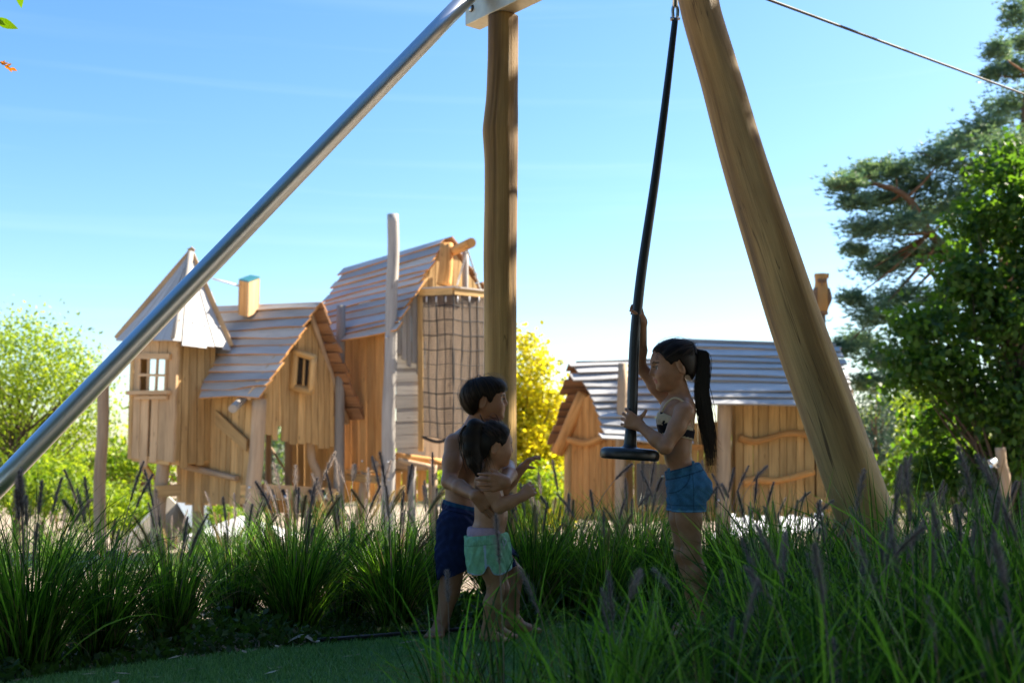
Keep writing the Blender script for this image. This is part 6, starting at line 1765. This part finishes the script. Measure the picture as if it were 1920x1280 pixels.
    top = field_obj('top', T, M['cloth'], root, paint_top)
    strapm = plain_mat('cream_strap', (0.60, 0.46, 0.30), 0.8)
    for q, xs_ in ((-1, [(1241, 774, -.055), (1249, 757, -.078), (1264, 746, -.092), (1280, 752, -.100), (1292, 770, -.095), (1299, 802, -.055)]), (1, [(1238, 772, .05), (1243, 754, .07), (1258, 742, .085), (1278, 750, .09), (1294, 775, .08), (1299, 803, .05)])):
        tube('strap', top, strapm, [Vector(J(*a)) for a in xs_], 0.0042, 8, 5)
    # denim shorts
    S = Field(0.0034)
    S.ell(J(1286, 902), (38 * k, 0.108, 42 * k), 0.03)
    S.ell(J(1277, 874), (32 * k, 0.100, 20 * k), 0.03)
    for q in (-1, 1):
        S.ball(J(1309, 915, q * 0.05), 27 * k, 0.03)
        S.cone(J(1289 if q < 0 else 1284, 918, q * 0.055), J(1293 if q < 0 else 1281, 975, q * 0.058), 34.5 * k, 31 * k, 0.015)
    S.cut(line_cut(1240, 886, 1316, 864, True)); S.cut(line_cut(1250, 958, 1334, 957, False))
    for q in (-1, 1): S.cone(J(1292 if q < 0 else 1281, 948, q * .057), J(1294 if q < 0 else 1282, 990, q * .06), 26 * k, 29 * k, 0.004, 's')
    S.disp(lambda X, Y, Z: 0.0018 * np.sin(Z * 170 + X * 90 + 2 * np.sin(Y * 30)) * np.sin(X * 60 + 1) )
    den = np.array((0.045, 0.155, 0.30))
    def paint_den(V_):
        C_ = np.tile(den, (len(V_), 1))
        rs_ = np.random.RandomState(2)
        C_ *= (1 + 0.18 * np.sin(V_[:, 0] * 140 + np.sin(V_[:, 2] * 90)) * np.sin(V_[:, 2] * 60))[:, None] * rs_.uniform(0.86, 1.14, len(V_))[:, None]
        a, b = J(1240, 886), J(1316, 864); zl = a[2] + (V_[:, 0] - a[0]) / (b[0] - a[0]) * (b[2] - a[2]); hg = (zl - V_[:, 2]) / k
        C_[(hg > 14) & (hg < 16.5)] *= 0.5; C_[(hg < 2)] *= 0.6
        zb = J(1290, 957)[2]; hb = (V_[:, 2] - zb) / k
        C_[(hb < 3)] = C_[(hb < 3)] * 1.7 + 0.04
        C_[(hb > 11) & (hb < 13)] *= 0.6
        xs_ = (V_[:, 0] - J(1291, 930)[0]) / k
        C_[(np.abs(xs_) < 1.3) & (V_[:, 1] < Y0 - .03) & (hg > 16)] *= 0.55
        # curved front pocket seam
        pk = np.abs(np.hypot(xs_ + 34, hg - 10) - 30); C_[(pk < 1.3) & (V_[:, 1] < Y0 - .02) & (xs_ < -2) & (hg > 14)] *= 0.55
        return C_
    shorts = field_obj('shorts', S, M['cloth'], root, paint_den)
    for x in (1254, 1300): 
        y = 884 - (x - 1240) * 0.29
        strip('belt_loop', shorts, plain_mat('denim_loop', (0.05, 0.16, 0.30), 0.9), [Vector(J(x - 2.5, y - 3, -.105)), Vector(J(x - 2.5, y + 16, -.112))], [Vector(J(x + 2.5, y - 3, -.105)), Vector(J(x + 2.5, y + 16, -.112))], Vector((0, -1, 0)), 0.006)
    link('button', lathe_mesh('button', [(0.007, 0), (0.007, 0.003), (0.003, 0.004)], Vector(J(1243.5, 893, -.035)), (-0.7, -0.7, 0), 12), M['bolt'], shorts)

# ---------------------------------------------------------------- boy
def build_boy():
    Y0 = 4.76; k = Y0 / FPX
    J = lambda x, y, dy=0.0: PP(x, y, Y0 + dy)
    root = empty('person', (P(880, 1195, Y0).x, 4.7, 0.0), 'person with short dark hair in navy shorts hugging the smaller one from behind', 'person')
    F = Field(0.0036)
    hd = Head(J(915, 751, -.02), 79 * k, (1, -0.05, 0.06), (-0.04, 0, 1), long=1.05)
    F.ell(J(871, 858), (33 * k, 0.108, 52 * k), 0.02)
    F.ell(J(871, 829), (24 * k, 0.118, 21 * k), 0.03)
    F.ell(J(863, 915), (28 * k, 0.092, 44 * k), 0.03)
    F.ell(J(866, 968), (37 * k, 0.108, 42 * k), 0.04)
    F.cone(J(878, 826), J(898, 780, -.01), 22 * k, 18 * k, 0.02)
    hd.build(F)
    # legs: near one straight down to a foot turned to the camera, far one stepping forward
    kn = J(846, 1085, -0.09); an = PP(829, 1168, 4.63); 
    F.chain([J(856, 985, -.07), J(851, 1040, -.085), kn, kn * .7 + an * .3 + np.array([0.002, .012, 0]), an], [33 * k, 25 * k, 18.5 * k, 18 * k, 11 * k], 0.02)
    foot(F, an, an + np.array([0.0, 0.03, 0]), an + np.array([-0.035, -0.13, 0]), 0.026, GZ)
    kn2 = J(963, 1078, -0.02); an2 = PP(962, 1163, 4.70)
    F.chain([J(888, 985, .06), J(925, 1030, .02), kn2, kn2 * .7 + an2 * .3 + np.array([-.012, 0, 0]), an2], [33 * k, 25 * k, 18.5 * k, 17.5 * k, 11 * k], 0.02)
    foot(F, an2, an2 + np.array([-0.02, 0.0, 0]), an2 + np.array([0.13, -0.02, 0]), 0.025, GZ)
    # near (right) arm: elbow back, hand on the toddler's side
    sh = J(853, 832, -0.122); el = PP(842, 902, 4.57); wr = PP(893, 929, 4.405)
    F.chain([sh, sh * .5 + el * .5, el], [19.5 * k, 16 * k, 13.5 * k], 0.025)
    F.chain([el, el * .6 + wr * .4, wr], [13.5 * k, 13 * k, 9 * k], 0.012)
    d = unit(PP(932, 962, 4.40) - wr)
    s_ = 1 if np.cross(d, (0, 1, 0))[2] > 0 else -1
    hand(F, wr, d, (0.1, 1, 0.1), 0.118, [(0.10, 0.15, 0.15), (0.08, 0.12, 0.15), (0.10, 0.15, 0.2), (0.15, 0.2, 0.2)], thumb=(0.9, 0.75, -0.05), side=s_, spread=0.07)
    # far (left) arm: round the front, hand back on the toddler's upper arm
    sh2 = J(898, 838, 0.118); el2 = PP(952, 876, 4.66); wr2 = PP(947, 904, 4.395)
    F.chain([sh2, sh2 * .5 + el2 * .5, el2], [19 * k, 15.5 * k, 13 * k], 0.025)
    F.chain([el2, el2 * .5 + wr2 * .5 + np.array([0.012, 0, 0]), wr2], [13 * k, 13 * k, 10 * k], 0.014)
    d2 = unit(PP(905, 904, 4.365) - wr2); s2 = 1 if np.cross(d2, (0, 1, 0))[2] > 0 else -1
    hand(F, wr2, d2, (0, 1, 0), 0.116, [(0.25, 0.45, 0.3), (0.2, 0.4, 0.3), (0.2, 0.4, 0.3), (0.2, 0.4, 0.3)], thumb=(0.85, 0.6, 0.15), side=s2, spread=0.06)
    V, Q = F.mesh('body')
    C = np.tile(np.array(SKIN_B), (len(V), 1)); hd.paint(V, C, (0.38, 0.14, 0.12))
    link('body', mesh_np('body', V, Q, True, None, C), M['skin'], root)
    hm = np.linalg.norm(V - hd.c, axis=1) < hd.H * 0.8; qm = hm[Q].all(1); BVH['body'] = BVHTree.FromPolygons([tuple(v) for v in V], [tuple(int(i) for i in q) for q in Q[qm]])
    rs = np.random.RandomState(8)
    hz = [(-0.65, -0.33), (-0.40, -0.36), (-0.27, -0.26), (-0.19, -0.02), (-0.10, 0.10), (0.02, 0.08), (0.06, -0.06), (0.13, -0.04), (0.16, 0.06), (0.24, 0.14), (0.36, 0.17), (0.5, 0.19)]
    def ex(F_):
        F_.ell(hd.w(-0.24, 0, 0.08), np.array((0.37, 0.33, 0.36)) * hd.H, 0.03, 'u', hd.A)
        F_.cone(hd.w(0.28, 0.2, 0.26), hd.w(0.28, -0.2, 0.26), 0.12 * hd.H, 0.12 * hd.H, 0.03)
    hc = field_obj('hair', hd.hair_cap(hz, 0.009, extra=ex), M['hair'], root, lambda V_: np.full((len(V_), 3), 0.08))
    st, en = [], []
    crown = np.array([-0.22, 0.05, 0.52])
    for i in range(1300):
        a = rs.uniform(-math.pi, math.pi); x = 0.48 * math.cos(a); y = 0.42 * math.sin(a)
        z = np.interp(x, [p[0] for p in hz], [p[1] for p in hz]) - rs.uniform(-0.10, 0.05)
        st.append(crown + np.array([math.cos(a), math.sin(a), 0]) * rs.uniform(0.02, 0.22)); en.append((x, y, z))
    strands('hair_strands', hc, scalp_paths(hd, hc, st, en, 0.0006, rs, lift=0.004), 0.0034, rs, hd.c)
    # navy shorts
    S = Field(0.0036)
    S.ell(J(866, 968), (37 * k, 0.112, 44 * k), 0.03); S.ell(J(862, 942), (31 * k, 0.102, 22 * k), 0.02)
    S.chain([J(856, 985, -.07), J(851, 1040, -.09), J(848, 1095, -.095)], [37 * k, 33 * k, 29 * k], 0.02)
    S.chain([J(888, 985, .06), J(926, 1031, .02), J(965, 1080, -.02)], [37 * k, 32 * k, 28 * k], 0.02)
    a, b = J(826, 934), J(894, 950)
    S.cut(lambda X, Y, Z: (Z - (a[2] + (X - a[0]) / (b[0] - a[0]) * (b[2] - a[2]))))
    h0, h1 = J(835, 1080), J(884, 1060); g0, g1 = J(935, 1073), J(990, 1047)
    def hem(X, Y, Z):
        zl = np.where(X < J(905, 1000)[0], h0[2] + (X - h0[0]) / (h1[0] - h0[0]) * (h1[2] - h0[2]), g0[2] + (X - g0[0]) / (g1[0] - g0[0]) * (g1[2] - g0[2]))
        return zl - Z
    S.cut(hem)
    S.cone(J(851, 1050, -.088), J(848, 1100, -.095), 27 * k, 30 * k, 0.004, 's'); S.cone(J(945, 1052, .0), J(985, 1095, -.02), 26 * k, 29 * k, 0.004, 's')
    S.disp(lambda X, Y, Z: 0.0022 * np.sin(X * 190 + Z * 70 + 2 * np.sin(Z * 40)) * np.sin(Z * 55 + 1) + 0.0015 * np.sin(Y * 160 + Z * 120))
    nav = np.array((0.010, 0.020, 0.075))
    def paint_nav(V_):
        C_ = np.tile(nav, (len(V_), 1)); zl = a[2] + (V_[:, 0] - a[0]) / (b[0] - a[0]) * (b[2] - a[2]); hg = (zl - V_[:, 2]) / k
        C_[hg < 7] = (0.012, 0.06, 0.13)
        C_[(hg > 14) & (hg < 16)] *= 0.4
        return C_
    field_obj('shorts', S, M['cloth'], root, paint_nav)

# ---------------------------------------------------------------- toddler
def build_toddler():
    Y0 = 4.50; k = Y0 / FPX
    J = lambda x, y, dy=0.0: PP(x, y, Y0 + dy)
    root = empty('person', (P(918, 1195, Y0).x, Y0, 0.0), 'small person with tousled dark hair in mint green shorts reaching out both hands', 'person')
    F = Field(0.0034)
    hd = Head(J(928, 836, .005), 77 * k, (1, 0.30, -0.03), (0.03, 0, 1))
    F.ell(J(917, 925), (26 * k, 0.076, 42 * k), 0.02)
    F.ell(J(914, 902), (21 * k, 0.090, 18 * k), 0.03)
    F.ell(J(921, 966), (31 * k, 0.080, 42 * k), 0.03)
    F.ell(J(911, 1012), (34 * k, 0.092, 36 * k), 0.03)
    F.cone(J(911, 900), J(921, 868, .003), 17 * k, 15 * k, 0.02)
    hd.build(F)
    for q, pts in ((-1, [(908, 1025, -.05), (922, 1065, -.05), (930, 1105, -.045), (922, 1130, -.045), (914, 1178, -.03)]), (1, [(915, 1025, .05), (930, 1065, .05), (940, 1105, .05), (934, 1130, .055), (930, 1170, .06)])):
        pp = [J(*p) for p in pts]
        F.chain(pp, [28 * k, 20 * k, 14.5 * k, 14.5 * k, 9.5 * k], 0.02)
        foot(F, pp[-1], pp[-1] + np.array([-0.012, 0, 0]), pp[-1] + np.array([0.095, -0.015, 0]), 0.021, GZ)
    # near (right) arm with a loose fist
    sh = J(911, 903, -0.082); el = J(936, 949, -0.098); wr = J(980, 930, -0.100)
    F.chain([sh, sh * .5 + el * .5, el], [16 * k, 14 * k, 12 * k], 0.02)
    F.chain([el, el * .6 + wr * .4, wr], [12.5 * k, 12 * k, 8.5 * k], 0.012)
    d = unit(J(1000, 912, -.10) - wr); n = np.array([0.25, 1, -0.15]); s_ = 1 if np.cross(d, n)[2] > 0 else -1
    hand(F, wr, d, n, 0.086, [(0.7, 1.3, 0.9), (0.8, 1.35, 0.9), (0.9, 1.4, 0.9), (1.0, 1.4, 0.9)], thumb=(0.8, 0.6, 0.6), side=s_, spread=0.08, fr=0.075)
    # far (left) arm, open hand
    sh2 = J(930, 905, 0.082); el2 = J(944, 918, 0.11); wr2 = J(980, 876, 0.10)
    F.chain([sh2, el2], [15 * k, 12 * k], 0.02)
    F.chain([el2, el2 * .6 + wr2 * .4, wr2], [12 * k, 11.5 * k, 8 * k], 0.012)
    d2 = unit(J(1001, 852, .09) - wr2); n2 = np.array([0.7, -0.25, -0.65]); s2 = 1 if np.cross(d2, n2)[1] > 0 else -1
    hand(F, wr2, d2, n2, 0.086, [(0.35, 0.5, 0.3), (0.3, 0.45, 0.3), (0.45, 0.4, 0.3), (0.6, 0.4, 0.25)], thumb=(0.5, 0.3, 0.9), side=s2, spread=0.26, fr=0.07)
    V, Q = F.mesh('body')
    C = np.tile(np.array(SKIN_A) * 1.03, (len(V), 1)); hd.paint(V, C)
    link('body', mesh_np('body', V, Q, True, None, C), M['skin'], root)
    hm = np.linalg.norm(V - hd.c, axis=1) < hd.H * 0.8; qm = hm[Q].all(1); BVH['body'] = BVHTree.FromPolygons([tuple(v) for v in V], [tuple(int(i) for i in q) for q in Q[qm]])
    rs = np.random.RandomState(18)
    hz = [(-0.65, -0.42), (-0.40, -0.40), (-0.27, -0.30), (-0.19, -0.02), (-0.10, 0.09), (0.02, 0.07), (0.07, 0.0), (0.16, 0.06), (0.22, 0.20), (0.30, 0.32), (0.36, 0.36), (0.5, 0.42)]
    hc = field_obj('hair', hd.hair_cap(hz, 0.006), M['hair'], root, lambda V_: np.full((len(V_), 3), 0.08))
    pc = [J(906, 801, -.02), J(890, 799, -.03), J(882, 818, -.035), J(883, 842, -.04), J(888, 867, -.045), J(895, 890, -.05)]
    Fp = Field(0.0036); Fp.chain(pc, [10 * k, 13 * k, 14 * k, 14 * k, 10 * k, 4 * k], 0.02)
    Fp.chain([J(893, 820, -.03), J(893, 855, -.03), J(898, 880, -.03)], [14 * k, 11 * k, 5 * k], 0.02)
    pt = field_obj('ponytail', Fp, M['hair'], hc, lambda V_: np.full((len(V_), 3), 0.06))
    tie = np.array([-0.33, -0.05, 0.46]); st, en = [], []
    for i in range(850):
        a = rs.uniform(-1.3, 1.3); x = rs.uniform(-0.2, 0.40)
        zz = np.interp(x, [p[0] for p in hz], [p[1] for p in hz]) + 0.01
        y = math.copysign(0.40 * math.sqrt(max(0.02, 1 - (x / 0.46) ** 2)) * abs(math.sin(a)), a)
        st.append((x, y, max(zz, 0.5 * math.cos(a) * math.sqrt(max(0.02, 1 - (x / .6) ** 2))))); en.append(tie + rs.normal(0, 0.07, 3))
    strands('hair_strands', hc, scalp_paths(hd, hc, st, en, 0.0006, rs, lift=0.005), 0.0030, rs, hd.c)
    pcv = [np.array(v) for v in catmull([Vector(p) for p in pc], 4)]; paths = []
    wv = interp_list([13, 17, 18, 20, 19, 16], len(pcv))
    for i in range(420):
        a = rs.uniform(0, 6.28); r = math.sqrt(rs.rand()) * 1.15; ph = rs.uniform(0, 6.28); am = rs.uniform(0, 0.010); n_ = rs.randint(8, len(pcv) + 1)
        off = np.array([rs.uniform(0, 0.02) if rs.rand() < .4 else 0, 0, 0])
        paths.append([pcv[j] + np.array([math.cos(a) * r * wv[j] * k + am * math.sin(ph + j * .5), math.sin(a) * r * wv[j] * k * .7, 0.004 * math.sin(ph * 2 + j * .7)]) + off * j / 10 for j in range(n_)])
    strands('ponytail_strands', pt, paths, 0.0026, rs, np.array(J(880, 830, 0.2)))
    # mint shorts with pale blue piping, lilac waistband of the underwear above
    S = Field(0.0034)
    S.ell(J(909, 1018), (37.5 * k, 0.103, 38 * k), 0.02); S.ell(J(908, 1002), (34 * k, 0.096, 22 * k), 0.02)
    S.chain([J(908, 1022, -.05), J(918, 1065, -.052), J(923, 1085, -.052)], [31 * k, 27.5 * k, 27 * k], 0.012)
    S.chain([J(902, 1022, -.05), J(902, 1080, -.056)], [30 * k, 25 * k], 0.015)
    S.chain([J(918, 1022, .05), J(931, 1065, .05), J(938, 1085, .05)], [30 * k, 26 * k, 26 * k], 0.006)
    S.chain([J(926, 1018, .0), J(938, 1076, .01)], [31 * k, 24 * k], 0.010)
    S.disp(lambda X, Y, Z: 0.002 * np.sin(X * 210 + Z * 30 + 1.5 * np.sin(Z * 60)) + 0.0015 * np.sin(Y * 190 + Z * 110))
    a, b = J(872, 1004), J(938, 998)
    S.cut(lambda X, Y, Z: (Z - (a[2] + (X - a[0]) / (b[0] - a[0]) * (b[2] - a[2]))))
    zc = J(915, 1073)[2]; xs0 = J(913, 1000)[0]
    def hem(X, Y, Z):
        u = (X - xs0) / k; return (zc + k * (13 * np.exp(-((u - 4) / 6.0) ** 2) + 0.012 * (np.abs(u - 2) - 20) ** 2)) - Z
    S.cut(hem)
    mint = np.array((0.24, 0.52, 0.33)); pip = np.array((0.36, 0.50, 0.66))
    def paint_m(V_):
        C_ = np.tile(mint, (len(V_), 1)); zl = a[2] + (V_[:, 0] - a[0]) / (b[0] - a[0]) * (b[2] - a[2]); hg = (zl - V_[:, 2]) / k; u = (V_[:, 0] - xs0) / k
        gather_shade = 1 - 0.30 * np.clip(np.sin(u * 2.1), 0, 1) * (hg < 17); C_ *= gather_shade[:, None]  # dark stripes paint the crease shade of the gathered waistband
        C_[(hg > 15) & (hg < 17)] *= 0.72
        C_ *= (1 - 0.12 * np.clip(np.sin(u * 0.45 + hg * 0.16) , 0, 1))[:, None]
        zh = zc + k * (13 * np.exp(-((u - 4) / 6.0) ** 2) + 0.012 * (np.abs(u - 2) - 20) ** 2); hb = (V_[:, 2] - zh) / k
        C_[hb < 3.0] = pip
        C_[(np.abs(u - 0.12 * (hg - 17) * 0.5 + 3) < 2.0) & (hg > 16) & (V_[:, 1] < Y0)] = pip
        return C_
    sh_ = field_obj('shorts', S, M['cloth'], root, paint_m)
    U = Field(0.0034); U.ell(J(910, 998), (34.5 * k, 0.093, 30 * k), 0.02)
    U.cut(lambda X, Y, Z: (Z - J(905, 987)[2])); U.cut(lambda X, Y, Z: (J(905, 1004)[2] - Z))
    field_obj('waistband', U, M['cloth'], root, (0.42, 0.30, 0.40))
    dm = plain_mat('pale_cord', (0.45, 0.52, 0.62), 0.8)
    tube('drawstring', sh_, dm, [Vector(J(941, 1006, -.05)), Vector(J(949, 1014, -.06)), Vector(J(945, 1022, -.06)), Vector(J(941, 1008, -.05)), Vector(J(946, 1030, -.055))], 0.0025, 6, 5)

build_girl(); build_boy(); build_toddler()
